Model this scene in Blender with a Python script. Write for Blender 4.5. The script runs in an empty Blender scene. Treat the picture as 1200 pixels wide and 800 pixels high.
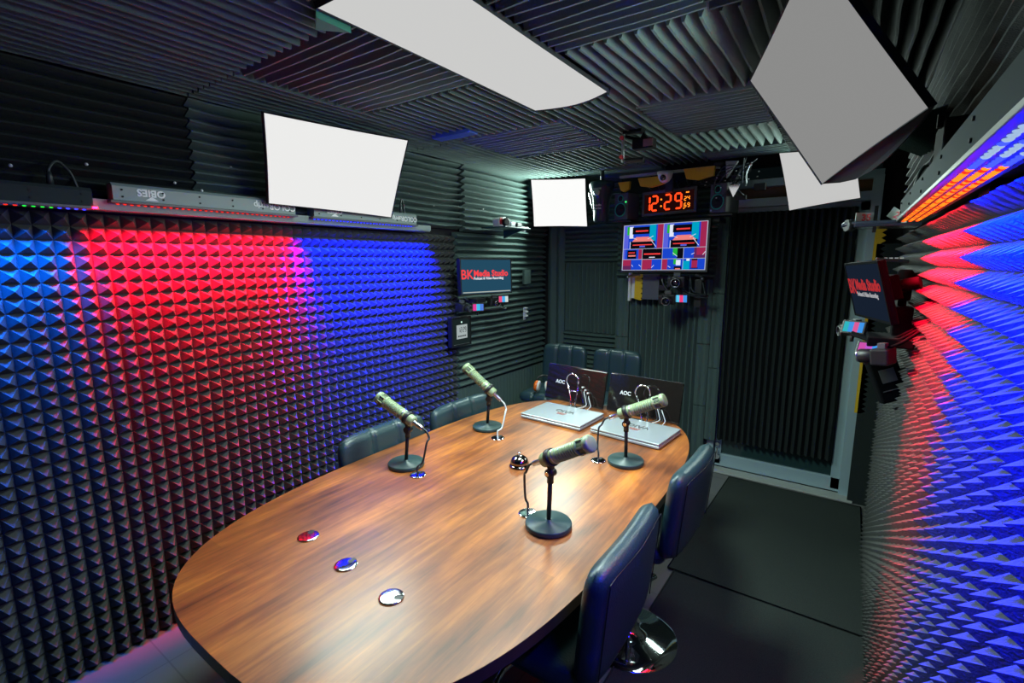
import bpy, bmesh, math, random
from mathutils import Vector, Matrix, noise
random.seed(7)
PI = math.pi
S = bpy.context.scene
C = S.collection

# ------------------------------------------------------------------ camera
# metres; x to the right, y along the room towards the door, z up
F_PX = 565.0
d = Vector((400.0, 95.0, -F_PX)).normalized()            # room's length direction, seen from the camera
uy = 400 + (F_PX**2 + 12 * 400) / 95.0
zc = -Vector((12.0, -(uy - 400), -F_PX)).normalized()
xc = d.cross(zc)
camd = bpy.data.cameras.new('camera'); cam = bpy.data.objects.new('camera', camd); C.objects.link(cam)
camd.sensor_width = 36; camd.lens = F_PX / 1200 * 36; camd.clip_start = 0.02
cam.matrix_world = Matrix.Translation((0, 0, 1.6)) @ Matrix((xc, d, zc)).to_4x4()
S.camera = cam

# ------------------------------------------------------------------ world, exposure, light levels
w = bpy.data.worlds.new('world'); S.world = w; w.use_nodes = True
w.node_tree.nodes['Background'].inputs[0].default_value = (0.01, 0.02, 0.022, 1)
w.node_tree.nodes['Background'].inputs[1].default_value = 0.15
S.view_settings.view_transform = 'Standard'; S.view_settings.look = 'None'
S.view_settings.exposure = 0.0; S.view_settings.gamma = 1.0; S.view_settings.use_curve_mapping = False
P_CEIL, P_LEFT, P_CORNER, P_RIGHT, P_DOOR = 34, 12, 19, 8, 9       # softbox watts
P_RED, P_BLUE, P_NEARBLUE, P_RRED, P_RBLUE = 74, 150, 24, 56, 130       # LED bar watts
P_WIDE_RED, P_WIDE_BLUE = 2, 9
SOFTCOL = (0.78, 1.0, 0.90)
RED, BLUE, CYAN = (1.0, 0.002, 0.022), (0.0, 0.004, 1.0), (0.0, 0.12, 1.0)

# ------------------------------------------------------------------ materials
def pbr(name, col, rough=0.6, metal=0.0, spec=0.5, bump=0, bscale=60, var=0, coat=0, trans=0):
    m = bpy.data.materials.new(name); m.use_nodes = True; nt = m.node_tree; b = nt.nodes['Principled BSDF']
    b.inputs['Base Color'].default_value = (*col, 1); b.inputs['Roughness'].default_value = rough
    b.inputs['Metallic'].default_value = metal; b.inputs['Specular IOR Level'].default_value = spec
    b.inputs['Coat Weight'].default_value = coat; b.inputs['Coat Roughness'].default_value = 0.08
    b.inputs['Transmission Weight'].default_value = trans
    if bump or var:
        tc = nt.nodes.new('ShaderNodeTexCoord'); n = nt.nodes.new('ShaderNodeTexNoise')
        n.inputs['Scale'].default_value = bscale; n.inputs['Detail'].default_value = 4
        nt.links.new(tc.outputs['Object'], n.inputs['Vector'])
        if bump:
            bp = nt.nodes.new('ShaderNodeBump'); bp.inputs['Strength'].default_value = bump; bp.inputs['Distance'].default_value = 0.004
            nt.links.new(n.outputs['Fac'], bp.inputs['Height']); nt.links.new(bp.outputs['Normal'], b.inputs['Normal'])
        if var:
            mx = nt.nodes.new('ShaderNodeMixRGB'); mx.inputs[1].default_value = (*[c * (1 - var) for c in col], 1)
            mx.inputs[2].default_value = (*[min(1, c * (1 + var)) for c in col], 1)
            nt.links.new(n.outputs['Fac'], mx.inputs[0]); nt.links.new(mx.outputs[0], b.inputs['Base Color'])
    return m
def glow(name, col, s=1.0):
    m = bpy.data.materials.new(name); m.use_nodes = True; nt = m.node_tree; nt.nodes.clear()
    e = nt.nodes.new('ShaderNodeEmission'); o = nt.nodes.new('ShaderNodeOutputMaterial')
    e.inputs[0].default_value = (*col, 1); e.inputs[1].default_value = s
    nt.links.new(e.outputs[0], o.inputs[0]); return m
_g = {}
def gl(col, s=1.0):
    k = (tuple(round(c, 3) for c in col), s)
    if k not in _g: _g[k] = glow('screen_light', col, s)
    return _g[k]
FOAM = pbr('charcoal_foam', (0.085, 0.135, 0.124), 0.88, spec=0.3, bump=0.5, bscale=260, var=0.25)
FOAM_DARK_SHADE = pbr('charcoal_foam_dark_shade', (0.019, 0.027, 0.026), 0.9, spec=0.25, bump=0.5, bscale=260, var=0.25)  # dark door foam; elsewhere the same foam with shade put into its colour
PYR = pbr('pyramid_foam', (0.052, 0.057, 0.054), 0.75, spec=0.4, bump=0.4, bscale=260, var=0.2)
YELLOW = pbr('yellow_foam', (0.75, 0.48, 0.02), 0.85, bump=0.4, bscale=200, var=0.15)
LEATHER = pbr('black_leather', (0.020, 0.050, 0.060), 0.36, spec=0.6, bump=0.25, bscale=180)
CHROME = pbr('chrome', (0.85, 0.87, 0.9), 0.07, metal=1)
STEEL = pbr('brushed_steel', (0.55, 0.58, 0.6), 0.28, metal=1, bump=0.1, bscale=90)
ALU = pbr('aluminium', (0.42, 0.58, 0.62), 0.40, metal=0.25, bump=0.05, bscale=40)
BLACK = pbr('black_plastic', (0.012, 0.014, 0.016), 0.42)
BLACKM = pbr('black_matte', (0.01, 0.011, 0.013), 0.8)
GLOSS = pbr('gloss_black', (0.012, 0.010, 0.009), 0.06, coat=1)
BLACKD = pbr('soft_black', (0.004, 0.005, 0.006), 0.85, spec=0.06)
GREYP = pbr('grey_plastic', (0.09, 0.10, 0.105), 0.5)
BARGREY = pbr('bar_grey', (0.20, 0.26, 0.255), 0.5, bump=0.1)
MICG = pbr('mic_beige_green', (0.26, 0.34, 0.19), 0.45, metal=0.15)
MICD = pbr('mic_slot', (0.10, 0.13, 0.08), 0.6)
SILVER = pbr('laptop_silver', (0.42, 0.47, 0.51), 0.25, metal=0.35)
WHITE = pbr('white_plastic', (0.75, 0.77, 0.78), 0.4)
CABLEW = pbr('pale_cable', (0.55, 0.6, 0.62), 0.4)
CABLE = pbr('dark_cable', (0.02, 0.03, 0.035), 0.45)
ORANGE = pbr('orange_plastic', (0.9, 0.16, 0.01), 0.35)
CARPET = pbr('black_carpet', (0.040, 0.050, 0.044), 0.98, spec=0.1, bump=1, bscale=300, var=0.6)
DARKW = pbr('dark_board', (0.02, 0.017, 0.015), 0.5)
BROWN = pbr('brown_board', (0.16, 0.085, 0.03), 0.6, var=0.2, bscale=12)
FABRIC = pbr('black_fabric', (0.012, 0.016, 0.022), 0.7, spec=0.3)
GREENR = pbr('green_ring', (0.03, 0.55, 0.30), 0.35)
REDP = pbr('red_plastic', (0.5, 0.03, 0.04), 0.4)
GLASSD = pbr('dark_glass', (0.02, 0.05, 0.05), 0.08, coat=0.5)
LENS = pbr('lens_glass', (0.01, 0.012, 0.03), 0.03, coat=1)

def wood():
    m = bpy.data.materials.new('cherry_wood'); m.use_nodes = True; nt = m.node_tree; b = nt.nodes['Principled BSDF']
    L = nt.links.new
    tc = nt.nodes.new('ShaderNodeTexCoord'); mp = nt.nodes.new('ShaderNodeMapping')
    mp.inputs['Scale'].default_value = (19, 1.3, 1); L(tc.outputs['Object'], mp.inputs[0])
    n1 = nt.nodes.new('ShaderNodeTexNoise'); n1.inputs['Scale'].default_value = 2.2; n1.inputs['Detail'].default_value = 9; n1.inputs['Roughness'].default_value = 0.68; n1.inputs['Distortion'].default_value = 0.25
    L(mp.outputs[0], n1.inputs['Vector'])
    mp2 = nt.nodes.new('ShaderNodeMapping'); mp2.inputs['Scale'].default_value = (7, 2.6, 1); L(tc.outputs['Object'], mp2.inputs[0])
    n2 = nt.nodes.new('ShaderNodeTexNoise'); n2.inputs['Scale'].default_value = 1.1; n2.inputs['Detail'].default_value = 4; L(mp2.outputs[0], n2.inputs['Vector'])
    br = nt.nodes.new('ShaderNodeTexBrick'); mp3 = nt.nodes.new('ShaderNodeMapping'); mp3.inputs['Rotation'].default_value = (0, 0, PI / 2)
    L(tc.outputs['Object'], mp3.inputs[0]); L(mp3.outputs[0], br.inputs['Vector'])
    br.inputs['Scale'].default_value = 1; br.inputs['Brick Width'].default_value = 0.9; br.inputs['Row Height'].default_value = 0.1
    br.inputs['Color1'].default_value = (0.62, 0.62, 0.62, 1); br.inputs['Color2'].default_value = (1, 1, 1, 1); br.inputs['Mortar'].default_value = (0.6, 0.6, 0.6, 1); br.inputs['Mortar Size'].default_value = 0.001
    add = nt.nodes.new('ShaderNodeMath'); add.operation = 'ADD'; L(n1.outputs['Fac'], add.inputs[0]); L(n2.outputs['Fac'], add.inputs[1])
    mul = nt.nodes.new('ShaderNodeMath'); mul.operation = 'MULTIPLY'; mul.inputs[1].default_value = 0.5; L(add.outputs[0], mul.inputs[0])
    cr = nt.nodes.new('ShaderNodeValToRGB'); L(mul.outputs[0], cr.inputs[0])
    e = cr.color_ramp.elements; e[0].position = 0.33; e[0].color = (0.07, 0.018, 0.006, 1); e[1].position = 0.68; e[1].color = (0.66, 0.22, 0.030, 1)
    x = e.new(0.5); x.color = (0.30, 0.085, 0.016, 1)
    mx = nt.nodes.new('ShaderNodeMixRGB'); mx.blend_type = 'MULTIPLY'; mx.inputs[0].default_value = 0.55
    L(cr.outputs[0], mx.inputs[1]); L(br.outputs['Color'], mx.inputs[2]); L(mx.outputs[0], b.inputs['Base Color'])
    b.inputs['Roughness'].default_value = 0.42; b.inputs['Coat Weight'].default_value = 0.25; b.inputs['Coat Roughness'].default_value = 0.22; b.inputs['Specular IOR Level'].default_value = 0.6
    return m
WOOD = wood()
def tilefloor():
    m = bpy.data.materials.new('pale_floor_tile'); m.use_nodes = True; nt = m.node_tree; b = nt.nodes['Principled BSDF']; L = nt.links.new
    tc = nt.nodes.new('ShaderNodeTexCoord'); br = nt.nodes.new('ShaderNodeTexBrick'); L(tc.outputs['Object'], br.inputs['Vector'])
    br.offset = 0; br.inputs['Scale'].default_value = 1; br.inputs['Brick Width'].default_value = 0.305; br.inputs['Row Height'].default_value = 0.305
    br.inputs['Mortar Size'].default_value = 0.003; br.inputs['Color1'].default_value = (0.15, 0.155, 0.15, 1); br.inputs['Color2'].default_value = (0.13, 0.135, 0.13, 1); br.inputs['Mortar'].default_value = (0.1, 0.1, 0.1, 1)
    L(br.outputs['Color'], b.inputs['Base Color']); b.inputs['Roughness'].default_value = 0.45; return m
TILE = tilefloor()

# ------------------------------------------------------------------ mesh helpers
def frame(z, x=None):
    z = Vector(z).normalized()
    if x is None: x = Vector((1, 0, 0)) if abs(z.x) < 0.9 else Vector((0, 1, 0))
    y = z.cross(Vector(x)).normalized(); x = y.cross(z)
    return x, y, z
class MB:
    def __init__(s): s.v = []; s.f = []; s.m = []; s.sm = []
    def add(s, vs, fs, mi=0, sm=False):
        o = len(s.v); s.v += [Vector(p) for p in vs]
        for f in fs: s.f.append([i + o for i in f]); s.m.append(mi); s.sm.append(sm)
        return s
    def box(s, c, size, rot=None, mi=0, bev=0):
        a, b, h = [q / 2 for q in size]; c = Vector(c)
        R = rot if rot is not None else Matrix.Identity(3)
        if bev:
            bev = min(bev, a * .9, b * .9, h * .9)
            bm = bmesh.new(); bmesh.ops.create_cube(bm, size=1)
            for v in bm.verts: v.co = Vector((v.co.x * size[0], v.co.y * size[1], v.co.z * size[2]))
            bmesh.ops.bevel(bm, geom=bm.edges[:], offset=bev, segments=3, affect='EDGES', profile=0.5)
            vs = [c + R @ v.co for v in bm.verts]; bm.verts.index_update()
            fs = [[v.index for v in f.verts] for f in bm.faces]; bm.free()
            return s.add(vs, fs, mi, False)
        vs = [c + R @ Vector((x * a, y * b, z * h)) for x in (-1, 1) for y in (-1, 1) for z in (-1, 1)]
        return s.add(vs, [(0, 1, 3, 2), (4, 6, 7, 5), (0, 4, 5, 1), (2, 3, 7, 6), (0, 2, 6, 4), (1, 5, 7, 3)], mi)
    def lathe(s, prof, c=(0, 0, 0), ax=(0, 0, 1), seg=32, mi=0, sm=True, cap=True):
        X, Y, Z = frame(ax); c = Vector(c); vs = []; fs = []; n = len(prof)
        for r, h in prof:
            for k in range(seg):
                a = 2 * PI * k / seg; vs.append(c + Z * h + (X * math.cos(a) + Y * math.sin(a)) * max(r, 1e-5))
        for i in range(n - 1):
            for k in range(seg):
                k2 = (k + 1) % seg; fs.append((i * seg + k, i * seg + k2, (i + 1) * seg + k2, (i + 1) * seg + k))
        s.add(vs, fs, mi, sm)
        if not cap: return s
        o = len(s.v) - len(vs)
        s.f.append([o + k for k in reversed(range(seg))]); s.m.append(mi); s.sm.append(False)
        s.f.append([o + (n - 1) * seg + k for k in range(seg)]); s.m.append(mi); s.sm.append(False)
        return s
    def cyl(s, p0, p1, r, r1=None, seg=20, mi=0):
        p0 = Vector(p0); p1 = Vector(p1); L = (p1 - p0).length
        return s.lathe([(r, 0), (r if r1 is None else r1, L)], p0, p1 - p0, seg, mi)
    def tube(s, pts, r, seg=10, mi=0, smooth=True, closed=False):
        P = [Vector(p) for p in pts]
        if smooth and len(P) > 2: P = catmull(P, 6, closed)
        X = None; vs = []; n = len(P)
        for i, p in enumerate(P):
            t = (P[(i + 1) % n] - P[i - 1]) if closed else (P[min(i + 1, n - 1)] - P[max(i - 1, 0)])
            if t.length < 1e-9: t = Vector((0, 0, 1))
            t.normalize()
            if X is None: X, Y, _ = frame(t)
            else:
                X = (X - t * X.dot(t))
                if X.length < 1e-6: X, Y, _ = frame(t)
                X.normalize(); Y = t.cross(X)
            for k in range(seg):
                a = 2 * PI * k / seg; vs.append(p + (X * math.cos(a) + Y * math.sin(a)) * r)
        fs = []
        for i in range(n if closed else n - 1):
            j = (i + 1) % n
            for k in range(seg):
                k2 = (k + 1) % seg; fs.append((i * seg + k, i * seg + k2, j * seg + k2, j * seg + k))
        if not closed: fs += [tuple(reversed(range(seg))), tuple((n - 1) * seg + k for k in range(seg))]
        return s.add(vs, fs, mi, True)
    def prism(s, poly, vec, mi=0):
        n = len(poly); vec = Vector(vec); vs = [Vector(p) for p in poly] + [Vector(p) + vec for p in poly]
        fs = [tuple(reversed(range(n))), tuple(range(n, 2 * n))] + [(i, (i + 1) % n, n + (i + 1) % n, n + i) for i in range(n)]
        return s.add(vs, fs, mi)
    def build(s, name, mats, parent=None, mat=None):
        me = bpy.data.meshes.new(name); me.from_pydata([tuple(v) for v in s.v], [], s.f)
        for m in (mats if isinstance(mats, (list, tuple)) else [mats]): me.materials.append(m)
        me.polygons.foreach_set('material_index', s.m); me.polygons.foreach_set('use_smooth', s.sm)
        bm = bmesh.new(); bm.from_mesh(me); bmesh.ops.recalc_face_normals(bm, faces=bm.faces[:]); bm.to_mesh(me); bm.free()
        me.update()
        o = bpy.data.objects.new(name, me); C.objects.link(o)
        if parent: o.parent = parent
        return o
def catmull(P, k=6, closed=False):
    out = []; n = len(P); rng = n if closed else n - 1
    for i in range(rng):
        if closed: a, b, c, e = P[i - 1], P[i], P[(i + 1) % n], P[(i + 2) % n]
        else: a, b, c, e = P[max(i - 1, 0)], P[i], P[i + 1], P[min(i + 2, n - 1)]
        for j in range(k):
            t = j / k
            out.append(0.5 * ((2 * b) + (c - a) * t + (2 * a - 5 * b + 4 * c - e) * t * t + (-a + 3 * b - 3 * c + e) * t ** 3))
    if not closed: out.append(P[-1])
    return out
def tag(o, label=None, cat=None, group=None, kind=None):
    if label: o['label'] = label
    if cat: o['category'] = cat
    if group: o['group'] = group
    if kind: o['kind'] = kind
    return o
def thing(name, label, cat, loc=(0, 0, 0), rz=0, group=None, M=None):
    o = bpy.data.objects.new(name, None); C.objects.link(o); o.empty_display_size = 0.05
    if M is not None: o.matrix_world = M
    else: o.location = loc; o.rotation_euler = (0, 0, rz)
    return tag(o, label, cat, group)
def copy_tree(o, parent=None):
    c = o.copy(); C.objects.link(c)
    if parent: c.parent = parent
    for ch in [q for q in C.objects if q.parent == o]: copy_tree(ch, c)
    return c
def lamp(name, parent, loc, aim, size, watts, col, spread=180):
    l = bpy.data.lights.new(name, 'AREA'); l.shape = 'RECTANGLE'; l.size, l.size_y = size; l.energy = watts; l.color = col; l.spread = math.radians(spread)
    o = bpy.data.objects.new(name, l); C.objects.link(o); o.parent = parent
    return o, l
def place(x, y, z, o):
    """matrix with the given x axis, y axis and origin (z axis follows)"""
    x = Vector(x).normalized(); z = x.cross(Vector(y)).normalized(); y = z.cross(x)
    m = Matrix((x, y, z)).transposed().to_4x4(); m.translation = Vector(o); return m
def text(name, s, size, mat, parent, M, align='CENTER', depth=0.0008, bold=0.0, label=None):
    cu = bpy.data.curves.new(name, 'FONT'); cu.body = s; cu.size = size; cu.align_x = align; cu.align_y = 'CENTER'; cu.extrude = depth; cu.offset = bold; cu.resolution_u = 3
    t = bpy.data.objects.new(name, cu); C.objects.link(t)
    dg = bpy.context.evaluated_depsgraph_get(); me = bpy.data.meshes.new_from_object(t.evaluated_get(dg))
    bpy.data.objects.remove(t); me.name = name; me.materials.clear(); me.materials.append(mat)
    o = bpy.data.objects.new(name, me); C.objects.link(o); o.parent = parent; o.matrix_local = M
    if label: o['label'] = label
    return o

# ------------------------------------------------------------------ foam builders
def wedge_mb(o, U, V, N, lu, lv, pitch, depth, wob=0.0025, seed=0, base=0.012):
    """ridges run along U, are stacked along V and point along N"""
    U, V, N, o = Vector(U), Vector(V), Vector(N), Vector(o)
    n = max(1, round(lv / pitch)); p = lv / n; mb = MB(); ns = max(3, int(lu / 0.09))
    prof = []
    for k in range(n):
        prof += [(k * p, 0), (k * p + p * .42, 1), (k * p + p * .58, 1)]
    prof.append((lv, 0)); m = len(prof); vs = []
    for i in range(ns + 1):
        t = i / ns
        for j, (q, h) in enumerate(prof):
            k = j // 3
            w = noise.noise(Vector((t * lu * 4.5, k * .35 + seed * 7.1, seed * 3.3))) * wob * 2.2 * h
            hh = h * (depth + noise.noise(Vector((t * lu * 3, k * 1.7, seed + 9.))) * depth * .10)
            vs.append(o + U * (t * lu) + V * (q + w) + N * (base + hh))
    fs = []
    for i in range(ns):
        for j in range(m - 1): fs.append((i * m + j, i * m + j + 1, (i + 1) * m + j + 1, (i + 1) * m + j))
    mb.add(vs, fs)
    # ends and underside
    b = [o, o + V * lv, o + U * lu + V * lv, o + U * lu]; q = len(mb.v); mb.v += b
    for i0, (b0, b1) in ((0, (q, q + 1)), (ns * m, (q + 3, q + 2))):
        for k in range(n):
            a = i0 + 3 * k; mb.f.append([a, a + 1, a + 2, a + 3]); mb.m.append(0); mb.sm.append(False)
        mb.f.append([i0, i0 + m - 1, b1, b0]); mb.m.append(0); mb.sm.append(False)
    for f in ([q, q + 3, q + 2, q + 1], [0, q, q + 3, ns * m], [m - 1, q + 1, q + 2, ns * m + m - 1]):
        mb.f.append(f); mb.m.append(0); mb.sm.append(False)
    return mb
def wedge(name, label, o, U, V, N, lu, lv, pitch=0.04, depth=0.04, mat=None, cat='acoustic foam', group=None, **k):
    return tag(wedge_mb(o, U, V, N, lu, lv, pitch, depth, **k).build(name, mat or FOAM), label, cat, group)
def pyramids(name, label, o, U, V, N, nu, nv, p=0.0508, depth=0.05, base=0.012):
    U, V, N, o = Vector(U), Vector(V), Vector(N), Vector(o); mb = MB(); vs = []; fs = []
    for i in range(nu + 1):
        for j in range(nv + 1): vs.append(o + U * (i * p) + V * (j * p) + N * base)
    for i in range(nu):
        for j in range(nv):
            a = i * (nv + 1) + j; b = a + nv + 1; t = len(vs)
            c = o + U * ((i + .5) * p + random.uniform(-.0012, .0012)) + V * ((j + .5) * p + random.uniform(-.0012, .0012))
            vs.append(c + N * (base + depth * random.uniform(.95, 1.03)))
            fs += [(a, b, t), (b, b + 1, t), (b + 1, a + 1, t), (a + 1, a, t)]
    q = len(vs); vs += [o, o + U * nu * p, o + U * nu * p + V * nv * p, o + V * nv * p]
    fs += [(q, q + 1, q + 2, q + 3), (0, nu * (nv + 1), q + 1, q), (nv, nu * (nv + 1) + nv, q + 2, q + 3), (0, nv, q + 3, q), (nu * (nv + 1), nu * (nv + 1) + nv, q + 2, q + 1)]
    mb.add(vs, fs)
    return tag(mb.build(name, PYR), label, 'acoustic foam')

# ------------------------------------------------------------------ the room shell
XL, XR, YB, YN, ZC = -2.385, 0.235, 3.92, -0.55, 2.34
def shell(name, lo, hi, mat):
    c = [(a + b) / 2 for a, b in zip(lo, hi)]; s = [b - a for a, b in zip(lo, hi)]
    return tag(MB().box(c, s).build(name, mat), kind='structure')
shell('floor', (XL - .1, YN - .1, -.1), (XR + .1, YB + .6, 0), TILE)
shell('ceiling', (XL - .1, YN - .1, ZC), (XR + .1, YB + .6, ZC + .1), BLACKM)
shell('wall_left', (XL - .1, YN, 0), (XL, YB + .5, ZC), BLACKM)
shell('wall_right', (XR, YN, 0), (XR + .1, YB + .5, ZC), BLACKM)
shell('wall_near', (XL, YN - .1, 0), (XR, YN, ZC), BLACKM)
mb = MB(); mb.box(((XL - .80) / 2, YB + .05, ZC / 2), (-.80 - XL, .1, ZC)); mb.box(((.10 + XR) / 2, YB + .05, ZC / 2), (XR - .10, .1, ZC)); mb.box((-.35, YB + .05, 2.30), (.9, .1, .08))
tag(mb.build('wall_far', BLACKM), kind='structure')

# door with its aluminium frame, glass and header
dr = thing('door_1', None, None, (-0.34, 3.87, 0)); tag(dr, kind='structure')
mb = MB(); mb.box((.425, -.01, 1.06), (.055, .07, 2.12)); mb.box((-.45, -.01, 1.06), (.05, .07, 2.12)); mb.box((0, -.01, 2.0), (.90, .06, .055)); mb.box((0, -.01, 2.13), (.90, .06, .05))
mb.build('door_frame', ALU, dr)
mb = MB(); mb.box((0, .01, .065), (.84, .045, .10), bev=.004); mb.box((-.395, .01, 1.0), (.045, .045, 1.94), bev=.004); mb.box((.375, .01, 1.0), (.06, .045, 1.94), bev=.004); mb.box((0, .01, 1.94), (.84, .045, .06), bev=.004)
mb.build('door_leaf', ALU, dr)
MB().box((0, .015, 1.02), (.74, .012, 1.84)).build('glass_pane', GLASSD, dr)
mb = MB(); mb.box((0, .03, 2.065), (.84, .02, .09)); mb.build('transom_panel', BROWN, dr)
mb = MB(); mb.cyl((-.395, -.02, .20), (-.395, -.045, .20), .014); mb.cyl((-.395, -.02, .10), (-.395, -.05, .10), .02); mb.box((-.395, -.05, .13), (.014, .012, .09), bev=.004)
mb.build('door_bolt', CHROME, dr)
tag(MB().box((-.34, 3.795, .008), (.96, .11, .012), bev=.003).build('trim_1', pbr('threshold_tile', (.42, .45, .41), .5)), kind='structure')

# far wall cladding
wedge('wedge_foam_panel', 'tall black vertical-ridged foam panel covering the glass door', (-.745, 3.845, .245), (0, 0, 1), (1, 0, 0), (0, -1, 0), 1.69, .745, .042, .036, FOAM_DARK_SHADE, seed=1)
wedge('wedge_foam_panel', 'horizontal-ridged foam on the far wall above, between left corner and screen', (-2.12, 3.90, 1.59), (1, 0, 0), (0, 0, 1), (0, -1, 0), .53, .70, .042, .036, FOAM, seed=2)
wedge('wedge_foam_panel', 'square of vertical-ridged foam on the far wall left of the pillar', (-2.12, 3.90, .98), (0, 0, 1), (1, 0, 0), (0, -1, 0), .61, .53, .042, .036, FOAM, seed=3)
wedge('wedge_foam_panel', 'horizontal-ridged foam low on the far wall behind the stools', (-2.12, 3.90, .36), (1, 0, 0), (0, 0, 1), (0, -1, 0), .53, .615, .042, .036, FOAM, seed=4)
wedge('wedge_foam_panel', 'lowest vertical-ridged foam on the far wall beside the left corner', (-2.12, 3.90, 0.01), (0, 0, 1), (1, 0, 0), (0, -1, 0), .345, .53, .042, .036, FOAM, seed=5)
wedge('wedge_foam_panel', 'narrow full-height foam strip standing in the far left corner', (-2.30, 3.89, .01), (0, 0, 1), (1, 0, 0), (0, -1, 0), 2.28, .175, .085, .025, FOAM, seed=6)
# pillar that carries the screen and clock
pl = tag(MB().box((-1.20, 3.86, 1.165), (.76, .12, 2.32)).build('trim_2', BLACKM), kind='structure')
wedge('wedge_foam_panel', 'vertical-ridged foam on the pillar under the wall cameras', (-1.47, 3.80, .01), (0, 0, 1), (1, 0, 0), (0, -1, 0), 1.45, .55, .046, .036, FOAM, seed=8)
wedge('wedge_foam_panel', 'horizontal-ridged foam behind the red clock and loudspeakers', (-1.58, 3.80, 1.47), (1, 0, 0), (0, 0, 1), (0, -1, 0), .76, .65, .044, .034, FOAM, seed=9)
for i, (x, wd) in enumerate(((-1.58, .11), (-.92, .09))):
    for j, (z0, z1) in enumerate(((.01, .50), (.505, .98), (.985, 1.465))):
        lab = ('%s foam strip on the pillar, %s' % (('flat-faced left', 'flat-faced right')[i], ('lowest of its stack down by the floor', 'middle of its stack', 'topmost of its stack under the screen')[j]))
        wedge('foam_strip', lab, (x, 3.80, z0), (0, 0, 1), (1, 0, 0), (0, -1, 0), z1 - z0, wd, wd / 2, .012, FOAM, cat='acoustic foam', group='foam strips on the pillar', seed=20 + i * 3 + j, wob=.004, base=.03)
for j, (z0, z1) in enumerate(((.24, .80), (.805, 1.36), (1.365, 1.93))):
    wedge('foam_strip', 'wide foam strip over the left door jamb, ' + ('lowest of three', 'middle of three', 'topmost of three')[j], (-.838, 3.80, z0), (0, 0, 1), (1, 0, 0), (0, -1, 0), z1 - z0, .088, .044, .010, FOAM, seed=60 + j, wob=.004, base=.016, group='foam strips over the door jamb')

# left wall cladding
YP = 2.64
pyramids('pyramid_foam', 'large field of pyramid foam on the left wall lit red and blue', (XL + .012, YP - 62 * .0508, .005), (0, 1, 0), (0, 0, 1), (1, 0, 0), 62, 35)
wedge('wedge_foam_panel', 'horizontal-ridged foam on the left wall around the small screen and clock', (XL + .012, YP + .005, .66), (0, 1, 0), (0, 0, 1), (1, 0, 0), 1.22, 1.15, .05, .042, FOAM, seed=11)
wedge('wedge_foam_panel', 'vertical-ridged foam along the bottom of the left wall past the pyramids', (XL + .012, YP + .005, .01), (0, 0, 1), (0, 1, 0), (1, 0, 0), .645, 1.22, .045, .032, FOAM, seed=12)
wedge('wedge_foam_panel', 'upper left wall foam above the small screen, next to the far corner', (XL + .03, YP + .07, 1.815), (0, 1, 0), (0, 0, 1), (1, 0, 0), 1.15, .48, .043, .045, FOAM, seed=13, wob=.005)
wedge('wedge_foam_panel', 'upper left wall foam right beside the white wall softbox', (XL + .012, .98, 1.83), (0, 1, 0), (0, 0, 1), (1, 0, 0), 1.72, .46, .042, .045, FOAM, seed=14, wob=.005)
wedge('wedge_foam_panel', 'upper left wall foam coloured dark as shade above the near light bar', (XL + .008, -.5, 1.83), (0, 1, 0), (0, 0, 1), (1, 0, 0), 1.475, .46, .042, .04, FOAM_DARK_SHADE, seed=15)  # gloom of the near end is painted in through the darker foam colour
mb = MB(); mb.box((-2.325, .95, 1.803), (.11, 2.75, .022), bev=.003); mb.box((-2.268, .95, 1.815), (.008, 2.75, .03))
tag(mb.build('light_rail', BARGREY), 'long grey rail along the top of the left pyramid foam', 'rail')

# right wall cladding
pyramids('pyramid_foam', 'large field of pyramid foam on the right wall lit red and blue', (XR - .004, -.45, .005), (0, 1, 0), (0, 0, 1), (-1, 0, 0), 72, 34)
wedge('wedge_foam_panel', 'crumpled horizontal-ridged foam high on the right wall above the light bar', (XR - .004, .1, 1.75), (0, 1, 0), (0, 0, 1), (-1, 0, 0), 3.1, .54, .042, .04, FOAM_DARK_SHADE, seed=16, wob=.006)  # shade high on this wall is painted in through the foam colour
tag(MB().box((.17, 3.77, .85), (.12, .02, 1.7)).build('foam_board', FOAM_DARK_SHADE), 'flat dark foam board between door frame and right wall', 'acoustic foam')
mb = MB(); n = 36; z0, z1 = .62, 1.80; poly = [(.095, 3.79, z0)]
for k in range(n): 
    za = z0 + (z1 - z0) * k / n; zb = z0 + (z1 - z0) * (k + .5) / n; poly += [(.128, 3.79, za), (.152, 3.79, zb)]
poly += [(.128, 3.79, z1), (.095, 3.79, z1)]
mb.prism(poly, (0, -.03, 0))
tag(mb.build('yellow_foam_strip', YELLOW), 'yellow saw-toothed foam strip beside the right door jamb', 'acoustic foam')

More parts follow.
